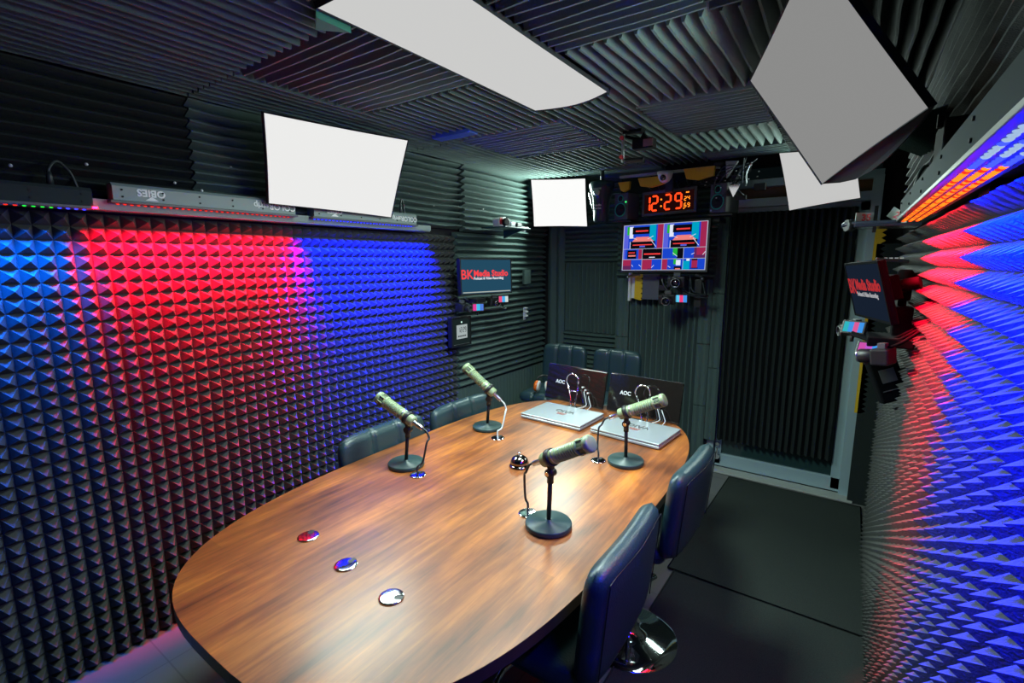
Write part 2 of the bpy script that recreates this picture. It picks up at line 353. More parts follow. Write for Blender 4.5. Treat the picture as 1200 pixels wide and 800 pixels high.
# ceiling tiles: x0, x1, y0, y1, ridge direction, words
tiles = [(-2.31, -1.885, -.2, .965, 'Y', 'edge tile at the dark near end of the left wall'),
 (-2.31, -1.885, .97, 2.2, 'Y', 'edge tile over the left wall softbox'),
 (-2.31, -1.885, 2.205, 3.86, 'Y', 'edge tile running to the far left corner'),
 (-1.88, -1.23, .36, .965, 'Y', 'tile nearest the camera, left of the long ceiling softbox'),
 (-1.88, -1.23, -.25, .355, 'Y', 'tile over the near end of the table, beside the left edge tile'),
 (-1.88, -1.23, .97, 1.55, 'X', 'tile touching the long ceiling softbox, ridges crosswise'),
 (-1.88, -1.23, 1.555, 2.17, 'Y', 'tile at the far left corner of the long ceiling softbox'),
 (-1.88, -1.23, 2.175, 2.77, 'X', 'tile beside the small blue-coloured bracket, ridges crosswise'),
 (-1.88, -1.23, 2.775, 3.4, 'Y', 'tile above and before the corner softbox'),
 (-1.88, -1.23, 3.405, 3.86, 'X', 'last tile before the far wall at left, ridges crosswise'),
 (-1.225, -.86, 1.96, 2.85, 'Y', 'wavy tile just beyond the long ceiling softbox'),
 (-1.225, -.86, 2.855, 3.6, 'Y', 'wavy tile over the small hanging camera'),
 (-.855, -.385, .33, .90, 'X', 'tile at the top edge right of the long ceiling softbox'),
 (-.855, -.385, .905, 1.5, 'X', 'crosswise tile at the right edge of the long softbox'),
 (-.855, -.385, 1.505, 2.17, 'Y', 'coarse tile between the two ceiling softboxes'),
 (-.855, -.385, 2.175, 2.80, 'X', 'fine crosswise tile beyond the coarse one between the softboxes'),
 (-.855, -.385, 2.805, 3.3, 'Y', 'short tile in front of the clock, left of the right softbox'),
 (-.855, -.385, 3.305, 3.6, 'X', 'narrow last strip in front of the door header'),
 (-.38, .20, .33, 1.5, 'X', 'tile coloured as unlit, over the camera, right of the fine tiles'),
 (-.38, .20, 1.505, 2.6, 'Y', 'tile coloured as unlit, above the right softbox'),
 (-.38, .20, 2.605, 3.8, 'X', 'tile coloured as unlit, above the door softbox'),
 (-1.225, -.86, -.25, .85, 'X', 'tile before the near end of the long ceiling softbox')]
for i, (x0, x1, y0, y1, dr_, lb) in enumerate(tiles):
    pt = .045
    if dr_ == 'Y': a = dict(o=(x0, y0, ZC - .002), U=(0, 1, 0), V=(1, 0, 0), N=(0, 0, -1), lu=y1 - y0, lv=x1 - x0)
    else: a = dict(o=(x0, y0, ZC - .002), U=(1, 0, 0), V=(0, 1, 0), N=(0, 0, -1), lu=x1 - x0, lv=y1 - y0)
    wedge('ceiling_foam_tile', 'ceiling foam ' + lb, pitch=pt, depth=.062, mat=FOAM_DARK_SHADE if x1 > 0 else FOAM, cat='foam tile', group='ridged foam tiles on the ceiling', seed=40 + i, wob=.006 if 'wavy' in lb else .003, base=.006, **a)  # right column gets darker foam: shade painted into the colour

# floor mats
def mat_(lab, x0, x1, y0, y1, sk):
    poly = [(x0, y0, .0015), (x1, y0 + sk, .0015), (x1, y1 + sk, .0015), (x0 + .04, y1, .0015)]
    mb = MB(); mb.prism(poly, (0, 0, .009)); mb.tube([p[:2] + (.012,) if False else (p[0], p[1], .0115) for p in poly], .004, 6, smooth=False, closed=True)
    tag(mb.build('floor_mat', CARPET), lab, 'mat', 'black floor mats')
mat_('black ribbed floor mat in front of the door', -.655, .185, 2.36, 3.70, 0.0)
mat_('black ribbed floor mat nearest the camera, beside the right stools', -.66, .185, .20, 2.35, 0.0)

# ------------------------------------------------------------------ softboxes
def softbox(label, A, B, Cc, D, depth, watts, emis, spread=180, name='softbox', group='white softboxes', far=0, bows=(.003, .003, .003, .003), flap=False):
    """A B C D: corners of the front, going round"""
    A, B, Cc, D = map(Vector, (A, B, Cc, D)); ctr = (A + B + Cc + D) / 4
    N = (B - A).cross(D - A).normalized()            # points out of the front
    X = ((B - A) + (Cc - D)).normalized()
    M = place(X, N.cross(X), None, ctr); t = thing(name, label, 'softbox', group=group, M=M); Mi = M.inverted()
    P = [Mi @ p for p in (A, B, Cc, D)]
    mb = MB(); k = 10; ring = []
    for i in range(4):
        a, b = P[i], P[(i + 1) % 4]; e = (b - a); inn = Vector((-e.y, e.x, 0)).normalized()
        if inn.dot(-(a + b) / 2) < 0: inn = -inn
        for j in range(k): u = j / k; ring.append(a.lerp(b, u) + inn * bows[i] * math.sin(PI * u) + Vector((0, 0, 0)))
    n = len(ring)
    def band(r0, z0, r1, z1, mi=0):
        vs = [Vector((p.x * r0, p.y * r0, z0)) for p in ring] + [Vector((p.x * r1, p.y * r1, z1)) for p in ring]
        mb.add(vs, [(i, (i + 1) % n, n + (i + 1) % n, n + i) for i in range(n)], mi)
    band(1.0, 0, 1.012, .004); band(1.012, .004, 1.02, -.012); band(1.02, -.012, .62, -depth)
    mb.add([Vector((p.x * .62, p.y * .62, -depth)) for p in ring], [tuple(range(n))])
    mb.build('fabric_hood', FABRIC, t)
    if flap:
        a, b = P[1], P[2]; e = (b - a).normalized(); q = Vector((e.y, -e.x, 0))
        if q.dot((a + b) / 2) < 0: q = -q
        top = [a - e * .015 + Vector((0, 0, -.006))] + [a.lerp(b, u) + q * .050 * math.sin(PI * u ** .7) + Vector((0, 0, -.02)) for u in (.1, .25, .4, .55, .7, .85)] + [b + Vector((0, 0, -.006))]
        mb = MB(); mb.prism(top, (0, 0, -.010)); mb.build('flap', FABRIC, t)
    mb = MB(); mb.add([Vector((p.x, p.y, 0)) for p in ring] , [tuple(range(n))])
    mb.add([Vector((p.x, p.y, -.003)) for p in ring], [tuple(range(n))])
    mb.build('diffuser', gl((1, 1, .985), emis), t)
    o, l = lamp('softbox_light', t, None, None, ((P[1] - P[0]).length * .92, (P[2] - P[1]).length * .92), watts, SOFTCOL, spread)
    o.matrix_local = Matrix.Translation((0, 0, .006)) @ Matrix.Rotation(PI, 4, 'X')
    if far: l.size *= far; o.location.x += (P[1] - P[0]).length * (1 - far) / 2
    return t
softbox('long white softbox set into the ceiling over the table', (-1.225, .86, 2.265), (-1.225, 1.94, 2.265), (-.862, 1.90, 2.265), (-.862, .86, 2.265), .06, P_CEIL, .60, 160, far=.5, bows=(.002, -.05, .002, 0))
softbox('white softbox on the left wall above the light bars', (-2.20, 1.225, 1.865), (-2.20, 1.95, 1.848), (-2.02, 1.905, 2.245), (-2.02, 1.135, 2.20), .045, P_LEFT, .84, 112)
softbox('small bright softbox in the far left corner', (-2.255, 3.56, 1.895), (-1.80, 3.64, 1.88), (-1.81, 3.62, 2.25), (-2.26, 3.52, 2.27), .10, P_CORNER, .98, 180)
softbox('grey tilted softbox hanging above the right aisle', (-.34, 1.90, 2.20), (-.11, 1.95, 1.85), (.10, 1.35, 1.91), (-.13, 1.30, 2.25), .07, P_RIGHT, .26, 150, flap=True)
softbox('softbox hanging before the top of the door', (-.445, 3.60, 2.27), (-.362, 3.60, 1.915), (-.0, 3.60, 1.965), (-.05, 3.60, 2.26), .10, P_DOOR, .56, 160)

# ------------------------------------------------------------------ LED bars
LEDR, LEDB, LEDG = gl((1, .03, .01), 1.2), gl((.03, .05, 1), 2.5), gl((.02, .9, .05), 1.2)
BAR_SHADE = pbr('bar_grey_shade', (0.03, 0.042, 0.044), 0.9, spec=0.1)  # bar grey darkened: shade of the outer bars put into the colour
LEDHOT, LEDW = gl((1, .16, .01), 2.2), gl((.30, .42, .62), 1.2)
def led_bar(label, side, x, y0, y1, z, colour, watts, h=.062, word=True, rows=1, spread=75, tilt=10, hm=None, group='LED light bars'):
    """bar along y; side -1: on the left wall facing +x; +1: on the right wall facing -x"""
    L = y1 - y0; t = thing('led_light_bar', label, 'light bar', (x, (y0 + y1) / 2, z), 0, group)
    mb = MB(); dx = .06
    mb.prism([(-dx / 2, -L / 2, 0), (dx / 2, -L / 2, 0), (dx / 2, -L / 2, h * .82), (dx / 2 - .010, -L / 2, h), (-dx / 2 + .010, -L / 2, h), (-dx / 2, -L / 2, h * .82)], (0, L, 0))
    mb.build('housing', hm or BARGREY, t)
    mb = MB(); mb.box((0, 0, -.006), (dx + .012, L + .02, .010), bev=.002); mb.build('lens_frame', GREYP, t)
    f = -side * (dx / 2 + .001)
    for yy in [(-.46 + .184 * k) * L for k in range(6)]:
        for zz in (h * .22, h * .62): MB().cyl((f * .97, yy, zz), (f * 1.06, yy, zz), .0035, seg=8).build('screw', BLACKM, t)
    rot = place((0, 1, 0) if side < 0 else (0, -1, 0), (0, 0, 1), None, (f, 0, 0))
    if word:
        up = Matrix.Rotation(PI, 4, 'Z')
        def T(u): return Matrix.Translation((0, u, 0)) @ rot @ up if side < 0 else Matrix.Translation((0, u, 0)) @ rot @ up
        m = T(.36 * L * (1)); m.translation.z = h * .45; text('lettering', 'COLORstrip', .038, WHITE, t, m, bold=.0006)
        m = T(-.33 * L); m.translation.z = h * .55; text('maker_lettering', 'OBIES', .036, WHITE, t, m, bold=.0010)
        mb = MB(); yy = -.33 * L; mb.prism([(f, yy - .022, h * .10), (f, yy + .022, h * .10), (f, yy, h * .34)], (-side * .001, 0, 0)); mb.build('arrow_mark', WHITE, t)
    mb = MB(); nl = int(L / .022)
    for k in range(nl):
        yy = -L / 2 + .02 + k * (L - .04) / max(1, nl - 1)
        c = colour(k / max(1, nl - 1)) if callable(colour) else colour
        for r in range(rows):
            xx = 0 if rows == 1 else -.018 + .036 * r / (rows - 1)
            mb.lathe([(.0055, 0), (.0055, .0022), (.003, .004)], (xx, yy, -.0105), (0, 0, -1), 8, mi=c)
    mb.build('led_array', [LEDR, LEDB, LEDG, LEDHOT, LEDW], t)
    mb = MB(); mb.tube([(0, L / 2 - .10, h - .002), (0, L / 2 - .10, h + .05), (side * .02, L / 2 - .07, h + .085), (side * .05, L / 2 - .03, h + .05), (side * .06, L / 2 - .01, h - .02)], .005, 8)
    mb.lathe([(.010, 0), (.009, .03), (.006, .045)], (0, L / 2 - .10, h), (0, 0, 1), 12)
    mb.build('power_cable', CABLE, t)
    return t
def led_lamp(t, off, length, watts, col, side, spread, tilt, z=-.022, dx=0):
    o, l = lamp('led_light', t, None, None, (.03, length), watts, col, spread)
    o.matrix_local = Matrix.Translation((dx, off, z)) @ Matrix.Rotation(math.radians(tilt) * (1 if side < 0 else -1), 4, 'Y')
    return o
# left wall: the bars stand on the rail, their light runs down the pyramids
tb = led_bar('grey light bar on the left rail glowing red, left of the softbox', -1, -2.262, .66, 1.37, 1.828, 0, 0)
led_lamp(tb, -.02, .80, P_RED, RED, -1, 62, 29, z=-.030, dx=.034)
tb = led_bar('grey light bar under the wall softbox glowing blue on the left rail', -1, -2.262, 1.47, 2.17, 1.828, 1, 0)
led_lamp(tb, .06, .92, P_BLUE, BLUE, -1, 64, 24, z=-.030, dx=.034)
tb = led_bar('near light bar at the dark left edge with red, green and blue lamps', -1, -2.262, -.12, .60, 1.800, lambda u: 1 if u > .88 else 2 if u > .76 else 0 if u > .62 else 1, 0, word=False, hm=BAR_SHADE)
led_lamp(tb, .05, .50, P_NEARBLUE, CYAN, -1, 64, 24, z=-.012, dx=.034)
# right wall: one long bar seen from below
tb = led_bar('long grey light bar high on the right wall, red and blue lamps', 1, .145, .55, 2.15, 1.742, lambda u: 4 if u < .22 and int(u * 60) % 4 else 1 if u < .26 else 3 if int(u * 300) % 3 else 0, 0, h=.07, word=False, rows=3, hm=BAR_SHADE)
led_lamp(tb, .30, .62, P_RRED, RED, 1, 46, 20, z=-.018, dx=.0)
led_lamp(tb, .20, .75, P_WIDE_RED, RED, 1, 160, -38, z=-.018, dx=-.02)
led_lamp(tb, -.45, .75, P_WIDE_BLUE, BLUE, 1, 160, -38, z=-.018, dx=-.02)
led_lamp(tb, -.45, .75, P_RBLUE, BLUE, 1, 54, 22, z=-.018, dx=.0)
mb = MB(); mb.box((.215, 1.35, 1.80), (.03, .10, .16)); mb.box((.20, 1.35, 1.79), (.05, .02, .04))
tag(mb.build('bar_bracket', BLACK), 'black bracket fixing the right light bar to the wall', 'bracket')

# ------------------------------------------------------------------ table
tb = thing('conference_table', 'long oval wooden table with a glossy cherry top', 'table', (-1.09, 1.492, 0))
def oval(a, b, n, z, N=120):
    out = []
    for k in range(N):
        t = 2 * PI * k / N; c, s = math.cos(t), math.sin(t)
        out.append(Vector((a * math.copysign(abs(c) ** (2 / n), c), b * math.copysign(abs(s) ** (2 / n), s), z)))
    return out
def oval_solid(layers, N=120, n=3.15):
    mb = MB(); vs = []
    for a, b, z in layers: vs += oval(a, b, n, z, N)
    fs = [(i * N + k, i * N + (k + 1) % N, (i + 1) * N + (k + 1) % N, (i + 1) * N + k) for i in range(len(layers) - 1) for k in range(N)]
    fs += [tuple(reversed(range(N))), tuple((len(layers) - 1) * N + k for k in range(N))]
    mb.add(vs, fs); return mb
oval_solid([(.594, 1.104, .7478), (.598, 1.108, .7485), (.598, 1.108, .7500)]).build('table_top', WOOD, tb)
oval_solid([(.590, 1.100, .712), (.598, 1.108, .716), (.598, 1.108, .7478)]).build('edge_band', pbr('edge_band', (.07, .035, .022), .3), tb)
for yy in (-.62, .62):
    mb = MB(); mb.box((0, yy, .362), (.50, .34, .70), bev=.02); mb.box((0, yy, .02), (.62, .46, .04), bev=.01); mb.build('pedestal', DARKW, tb)
MB().box((0, 0, .45), (.03, .95, .35)).build('modesty_panel', DARKW, tb)

# ------------------------------------------------------------------ stools
def pad(w, h, t, seams=(), nu=48, nv=18, groove=.010, both=False, curve=0.0):
    """cushion in the x-z plane, front towards +y"""
    mb = MB(); F = []; Bk = []
    for i in range(nu + 1):
        u = -1 + 2 * i / nu
        for j in range(nv + 1):
            v = -1 + 2 * j / nv
            x = w / 2 * u * (1 - .09 * abs(v) ** 7); z = h / 2 * v * (1 - .09 * abs(u) ** 7)
            th = t / 2 * max(0, (1 - abs(u) ** 7)) ** .38 * max(0, (1 - abs(v) ** 7)) ** .38
            g = sum(math.exp(-((u * w / 2 - s) / .009) ** 2) for s in seams) * groove * 1.6
            bow = curve * u * u
            F.append(Vector((x, th - min(g, th * .9) + bow, z))); Bk.append(Vector((x, -th + (min(g, th * .9) if both else 0) + bow, z)))
    n = nv + 1; fs = []
    for i in range(nu):
        for j in range(nv):
            a = i * n + j; fs.append((a, a + n, a + n + 1, a + 1)); o = len(F); fs.append((o + a, o + a + 1, o + a + n + 1, o + a + n))
    mb.add(F + Bk, fs, 0, True); return mb
def weld(o):
    bm = bmesh.new(); bm.from_mesh(o.data); bmesh.ops.remove_doubles(bm, verts=bm.verts[:], dist=.0002); bmesh.ops.recalc_face_normals(bm, faces=bm.faces[:]); bm.to_mesh(o.data); bm.free()
def stool(label, loc, rz, seat=.50, bw=.46, bh=.36, seams=(), sy=1, tilt=5):
    """sitter faces local +y"""
    t = thing('bar_stool', label, 'stool', loc, rz, 'black padded stools')
    mb = MB(); mb.lathe([(.205, 0), (.207, .006), (.198, .014), (.16, .026), (.10, .040), (.05, .052), (.034, .07), (.030, .10)], seg=56); mb.build('base', CHROME, t)
    mb = MB(); mb.cyl((0, 0, .09), (0, 0, seat * .62), .028); mb.cyl((0, 0, seat * .62), (0, 0, seat - .05), .020); mb.build('pole', CHROME, t)
    mb = MB(); R = .17; pts = [(R * math.sin(a), .02 + R * math.cos(a) , .22) for a in [(-115 + 230 * k / 14) * PI / 180 for k in range(15)]]
    mb.tube([(0, -.0, .22)] + pts + [(0, 0, .22)], .010, 10, smooth=False); mb.build('foot_ring', CHROME, t)
    mb = MB(); mb.box((0, 0, seat - .045), (.20, .20, .012)); mb.tube([(.02, 0, seat - .055), (.14, -.01, seat - .06), (.19, -.01, seat - .075)], .005); mb.build('lever', CHROME, t)
    o = pad(bw, .42, .085, seams, both=True).build('seat', LEATHER, t); weld(o)
    o.rotation_euler = (PI / 2, 0, 0); o.location = (0, .0, seat)
    o = pad(bw, bh, .070, seams, curve=.012).build('backrest', LEATHER, t); weld(o)
    o.rotation_euler = (math.radians(tilt), 0, 0); o.location = (0, -.225, seat + bh / 2 - .01)
    mb = MB(); xs, yb = bw / 2 * .84, -.0250
    mb.tube([(-xs, yb, -bh / 2 * .80), (-xs, yb, 0), (-xs, yb, bh / 2 * .70), (-xs * .90, yb, bh / 2 * .82), (0, yb - .009, bh / 2 * .82), (xs * .90, yb, bh / 2 * .82), (xs, yb, bh / 2 * .70), (xs, yb, 0), (xs, yb, -bh / 2 * .80)], .0016, 6)
    mb.build('stitching', BLACK, o)
    return t
SM = (-.075, .075)
stool('black padded stool in front, its bare back towards the camera', (-.665, 1.165, 0), PI / 2 + .02, seat=.545, bw=.47, bh=.345, seams=())
stool('black padded stool on the right side, nearer the door mat', (-.650, 1.80, 0), PI / 2 - .03, seat=.545, bw=.44, bh=.345)
stool('black padded stool at the left side of the table, nearest the camera', (-1.50, 1.42, 0), -PI / 2, seat=.50, bw=.50, bh=.365, seams=SM)
stool('black padded stool at the left side, beneath the small wall screen', (-1.50, 1.96, 0), -PI / 2 - .05, seat=.50, bw=.47, bh=.35, seams=SM)
stool('raised black stool at the far end, with the orange earmuffs on it', (-1.80, 3.10, 0), PI + .05, seat=.60, bw=.38, bh=.36, seams=(-.062, .062))
stool('raised black stool at the far end, nearer the pillar', (-1.38, 3.12, 0), PI, seat=.60, bw=.38, bh=.36, seams=(-.062, .062))

# orange earmuffs lying on the far-left stool
ear = thing('earmuffs', 'orange and black earmuffs lying on the far-left stool seat', 'earmuffs', (-1.80, 2.97, .645), .3)
for sx in (-1, 1):
    mb = MB(); mb.lathe([(.02, -.022), (.036, -.018), (.042, 0), (.036, .012)], (sx * .05, 0, .045), (sx, 0, .15), 24); mb.build('ear_cup', ORANGE, ear)
    mb = MB(); mb.lathe([(.040, 0), (.041, .010), (.03, .016)], (sx * .05 - sx * .012, 0, .045), (-sx, 0, -.15), 24); mb.build('cushion', WHITE, ear)
mb = MB(); mb.tube([(-.05, 0, .06), (-.045, .04, .10), (0, .06, .112), (.045, .04, .10), (.05, 0, .06)], .007); mb.build('headband', BLACK, ear)

# ------------------------------------------------------------------ microphones
ZT = .7502
def mic(label, base, clamp, direction, grommet, group='broadcast microphones on desk stands'):
    base = Vector(base); clamp = Vector(clamp); D = Vector(direction).normalized()
    t = thing('microphone_stand', label.replace('microphone', 'desk stand', 1) if False else label[0], 'microphone stand', base, 0, 'round-based desk stands')
    cl = clamp - base
    mb = MB(); mb.lathe([(.074, 0), (.076, .004), (.076, .014), (.073, .018), (.012, .020), (.011, .027)], seg=48); mb.build('base', pbr('stand_base', (.022, .055, .055), .42) if 'stand_base' not in bpy.data.materials else bpy.data.materials['stand_base'], t)
    mb = MB(); mb.cyl((0, 0, .018), (cl.x * .9, cl.y * .9, cl.z - .055), .0075); mb.cyl((cl.x * .8, cl.y * .8, cl.z - .085), (cl.x * .95, cl.y * .95, cl.z - .045), .011); mb.build('pole', BLACK, t)
    side = D.cross(Vector((0, 0, 1))).normalized()
    mb = MB(); mb.cyl(cl + Vector((0, 0, -.05)) - side * .014, cl + Vector((0, 0, -.05)) + side * .014, .014)
    mb.box(cl + Vector((0, 0, -.030)), (.016, .022, .030), bev=.003)
    X, Y, Z = frame(D, side); mb.lathe([(.026, -.009), (.029, -.008), (.029, .008), (.026, .009)], cl, D, 28)
    mb.build('clamp', BLACK, t)
    mb = MB(); mb.cyl(cl + Vector((0, 0, -.05)) + side * .014, cl + Vector((0, 0, -.05)) + side * .020, .007); mb.build('clamp_screw', CHROME, t)
    # the microphone itself, held in the clamp
    m = thing('microphone', label[1], 'microphone', M=place(side, D.cross(side), None, clamp) @ Matrix.Diagonal((.9, .9, .98, 1)), group='olive grey broadcast microphones')
    # local z = pointing direction up to sign
    zl = (m.matrix_world.to_3x3().inverted() @ D); sg = 1 if zl.z > 0 else -1
    ax = (0, 0, sg)
    def lz(h): return h
    mb = MB(); prof = [(.017, -.038), (.0245, -.034), (.0262, -.030), (.0262, .034)]
    for k in range(9):
        h0 = .036 + k * .0095; prof += [(.0262, h0), (.0262, h0 + .0045), (.0190, h0 + .0052), (.0190, h0 + .0088)]
    prof += [(.0262, .122), (.0275, .124)]
    mb.lathe(prof, ax=ax, seg=36); mb.build('body', MICG, m)
    mb = MB(); mb.lathe([(.0275, .124), (.029, .127), (.029, .132), (.0235, .133), (.0235, .158), (.029, .159), (.030, .162), (.030, .172), (.0275, .176), (.022, .178), (.001, .178)], ax=ax, seg=36)
    for k in range(6):
        a = k * PI / 3; c = Vector((math.cos(a) * .0265, math.sin(a) * .0265, sg * .145)); mb.box(c, (.006, .006, .030), Matrix.Rotation(a, 3, 'Z'))
    mb.build('grille', MICG, m)
    mb = MB(); mb.lathe([(.0232, .134), (.0238, .1345), (.0238, .157), (.0232, .1575)], ax=ax, seg=24); mb.build('mesh_screen', MICD, m)
    mb = MB(); mb.lathe([(.0268, .020), (.0272, .0205), (.0272, .0245), (.0268, .025)], ax=ax, seg=36); mb.build('ring', STEEL, m)
    mb = MB(); mb.lathe([(.010, -.085), (.0095, -.078), (.0105, -.074), (.0105, -.040), (.013, -.038)], ax=ax, seg=20); mb.build('plug', STEEL, m)
    tail = clamp - D * .085
    g = Vector(grommet)
    H = Vector((tail - clamp)); H.normalize()
    out = H.copy(); out.z = 0; out.normalize()
    pts = [tail + H * -.004, tail + H * .02, tail + H * .035 + Vector((0, 0, -.02)), tail.lerp(g, .35) + out * .03 + Vector((0, 0, .012)), tail.lerp(g, .7) + out * .018, g + Vector((0, 0, .035)), g + Vector((0, 0, .0035))]
    mb = MB(); mb.tube(pts, .0042, 8)
    tag(mb.build('microphone_cable', CABLE if label[3] else CABLEW), label[2], 'cable', 'microphone cables')
mic(('round black desk stand nearest the camera on the right side', 'microphone nearest the camera, on the right, pointing at the front stool', 'cable from the nearest right microphone down to its grommet', 1),
    (-.735, 1.255, ZT), (-.72, 1.24, .995), (.17, -.026, .100), (-.835, 1.285, ZT))
mic(('round black desk stand in front of the right laptop', 'microphone in front of the right laptop, pointing right', 'cable looping from the microphone before the right laptop', 1),
    (-.72, 1.875, ZT), (-.72, 1.865, .978), (.17, .01, .085), (-.826, 1.83, ZT))
mic(('round desk stand on the left side, its base lit blue', 'microphone over the blue-lit base, pointing at the left stools', 'cable from the left near microphone down to the blue grommet', 1),
    (-1.475, 1.325, ZT), (-1.45, 1.32, .965), (-.175, -.016, .075), (-1.365, 1.285, ZT))
mic(('round desk stand on the far left of the table, beside the bell', 'microphone at the far left before the horizontal wall foam', 'pale cable from the far left microphone to its grommet', 0),
    (-1.475, 1.885, ZT), (-1.45, 1.87, .965), (-.147, -.03, .117), (-1.345, 1.80, ZT))

# grommets
def grommet(label, x, y, mat=CHROME, notch=0):
    t = thing('cable_grommet', label, 'grommet', (x, y, ZT), notch, 'round chrome cable grommets')
    mb = MB(); mb.lathe([(.032, 0), (.033, .0012), (.031, .0032), (.026, .0036), (.001, .0036)], seg=40); mb.build('cap', mat, t)
    mb = MB(); mb.lathe([(.009, .0034), (.009, .0042)], (0, .017, 0), (0, 0, 1), 16); mb.box((0, .026, .0038), (.014, .012, .001)); mb.build('cable_hole', BLACK, t)
grommet('empty chrome grommet, leftmost of the three at the front', -1.325, .775, notch=.6)
grommet('empty chrome grommet, middle of the three at the front', -1.105, .752, notch=0)
grommet('empty chrome grommet, rightmost of the three at the front', -.895, .735, notch=-1.2)
grommet('chrome grommet of the nearest right microphone', -.835, 1.285)
grommet('chrome grommet of the microphone before the right laptop', -.826, 1.83)
grommet('chrome grommet beside the blue-lit stand base', -1.365, 1.285)
grommet('chrome grommet of the far left microphone', -1.345, 1.80)

# desk bell
t = thing('desk_bell', 'dark chrome desk bell in the middle of the table', 'bell', (-1.075, 1.59, ZT))
DCH = pbr('dark_chrome', (.30, .27, .25), .12, metal=1)
mb = MB(); mb.lathe([(.043, 0), (.044, .004), (.038, .009), (.030, .011)], seg=40); mb.build('base', DCH, t)
mb = MB(); mb.lathe([(.038, .014), (.039, .016), (.037, .026), (.030, .037), (.018, .045), (.002, .048)], seg=40); mb.build('dome', DCH, t)
mb = MB(); mb.lathe([(.003, .047), (.003, .056), (.007, .057), (.007, .060), (.003, .062)], seg=16); mb.build('button', CHROME, t)

# ------------------------------------------------------------------ laptops
def laptop(label, c, rz, w=.372, dp=.265):
    t = thing('laptop', label, 'laptop', (c[0], c[1], ZT), rz, 'closed silver laptops')
    mb = MB(); mb.box((0, 0, .010), (w, dp, .014), bev=.004)
    for sx in (-1, 1):
        for sy in (-1, 1): mb.box((sx * (w / 2 - .03), sy * (dp / 2 - .03), .002), (.02, .012, .004))
    mb.build('chassis', SILVER, t)
    mb = MB(); mb.box((0, 0, .0185), (w - .012, dp - .008, .004)); mb.build('seam', BLACK, t)
    mb = MB(); mb.box((0, .001, .0245), (w, dp, .009), bev=.003); lid = mb.build('lid', SILVER, t)
    up = Matrix.Rotation(PI, 4, 'Z')
    text('logo_lettering', 'V\u039bIO', .050, BLACK, lid, Matrix.Translation((.0, .035, .0293)) @ up, bold=.0006)
    text('sticker_lettering', 'MEDIA\nSTUDIO', .016, pbr('sticker_red', (.35, .10, .08), .5) if 'sticker_red' not in bpy.data.materials else bpy.data.materials['sticker_red'], lid, Matrix.Translation((.0, -.012, .0293)) @ up, bold=.0006)
    mb = MB(); mb.cyl((-.10, dp / 2 - .002, .016), (.10, dp / 2 - .002, .016), .006); mb.build('hinge', BLACK, t)
laptop('closed silver laptop on the left, before the left monitor', (-1.235, 2.245), -.05)
laptop('closed silver laptop on the right, partly behind a microphone', (-.815, 2.235), -.09, w=.36)

# ------------------------------------------------------------------ portable monitors seen from behind
def portable(label, c, rz, w=.415):
    t = thing('portable_monitor', label, 'monitor', (c[0], c[1], ZT), rz, 'black portable monitors seen from behind')
    h = .217; R = Matrix.Rotation(math.radians(-13), 3, 'X')
    mb = MB(); mb.box(R @ Vector((0, 0, h / 2 + .004)), (w, .014, h), R, bev=.005); mb.build('casing', GLOSS, t)
    mb = MB(); mb.box(R @ Vector((0, .0082, h / 2 + .008)), (w - .03, .001, h - .035), R); mb.build('screen', GLASSD, t)
    mb = MB(); mb.box(R @ Vector((0, -.001, h + .005)), (w - .01, .010, .002), R); mb.build('top_edge', STEEL, t)
    M = Matrix.Translation(R @ Vector((-.105, -.0078, .118))) @ (R.to_4x4() @ Matrix.Rotation(PI / 2, 4, 'X'))
    text('logo_lettering', 'AOC', .030, WHITE, t, M, bold=.0008)
    # wire prop with a round head
    mb = MB(); cx, yb = .02, -.055
    arc = [(cx + .042 * math.cos(a), -.035, .150 + .044 * math.sin(a)) for a in [PI * (1.15 - 1.25 * k / 10) for k in range(11)]]
    mb.tube([(cx + .018, -.075, .003), (cx - .012, -.05, .09)] + arc + [(cx + .043, -.055, .08), (cx + .045, -.078, .003)], .0046, 8, smooth=True)
    mb.tube([(cx - .014, -.045, .095), (cx + .043, -.05, .095)], .0035, 8, smooth=False)
    mb.tube([(cx - .014, -.045, .085), (cx - .02, -.02, .085), (cx - .02, -.005, .085)], .003, 8, smooth=False)
    mb.build('wire_prop', CHROME, t)
    for k in range(4):
        mb = MB(); x0 = .07 + .016 * k
        mb.tube([(x0, -.010, .105 - .012 * k), (x0 + .012, -.03, .10 - .012 * k), (x0 + .03, -.04, .06 - .01 * k), (x0 + .035, -.05, .02), (x0 - .03 + .02 * k, -.085, .004)], .0028, 6); mb.build('cable', CABLEW if k % 2 else CABLE, t)
    mb = MB()
    for k in range(3): mb.cyl(R @ Vector((.065 + .02 * k, -.007, .11 - .014 * k)), R @ Vector((.065 + .02 * k, -.024, .11 - .014 * k)), .005, seg=10)
    mb.build('plug', WHITE, t)
portable('glossy black portable monitor behind the left laptop', (-1.315, 2.52), -.10)
portable('glossy black portable monitor behind the right laptop', (-.88, 2.495), -.06, w=.42)
mb = MB(); mb.box((-1.27, 2.425, ZT + .010), (.06, .035, .018), bev=.006); mb.tube([(-1.30, 2.43, ZT + .008), (-1.36, 2.44, ZT + .006), (-1.42, 2.40, ZT + .005)], .003, 6)
tag(mb.build('cable_adapter', BLACK), 'small black cable adapter lying behind the left laptop', 'adapter')
mb = MB(); mb.box((-.87, 2.405, ZT + .010), (.07, .035, .018), bev=.006); mb.tube([(-.84, 2.40, ZT + .008), (-.78, 2.41, ZT + .006), (-.72, 2.42, ZT + .005)], .003, 6)
tag(mb.build('cable_adapter', BLACK), 'small black cable adapter lying behind the right laptop', 'adapter')

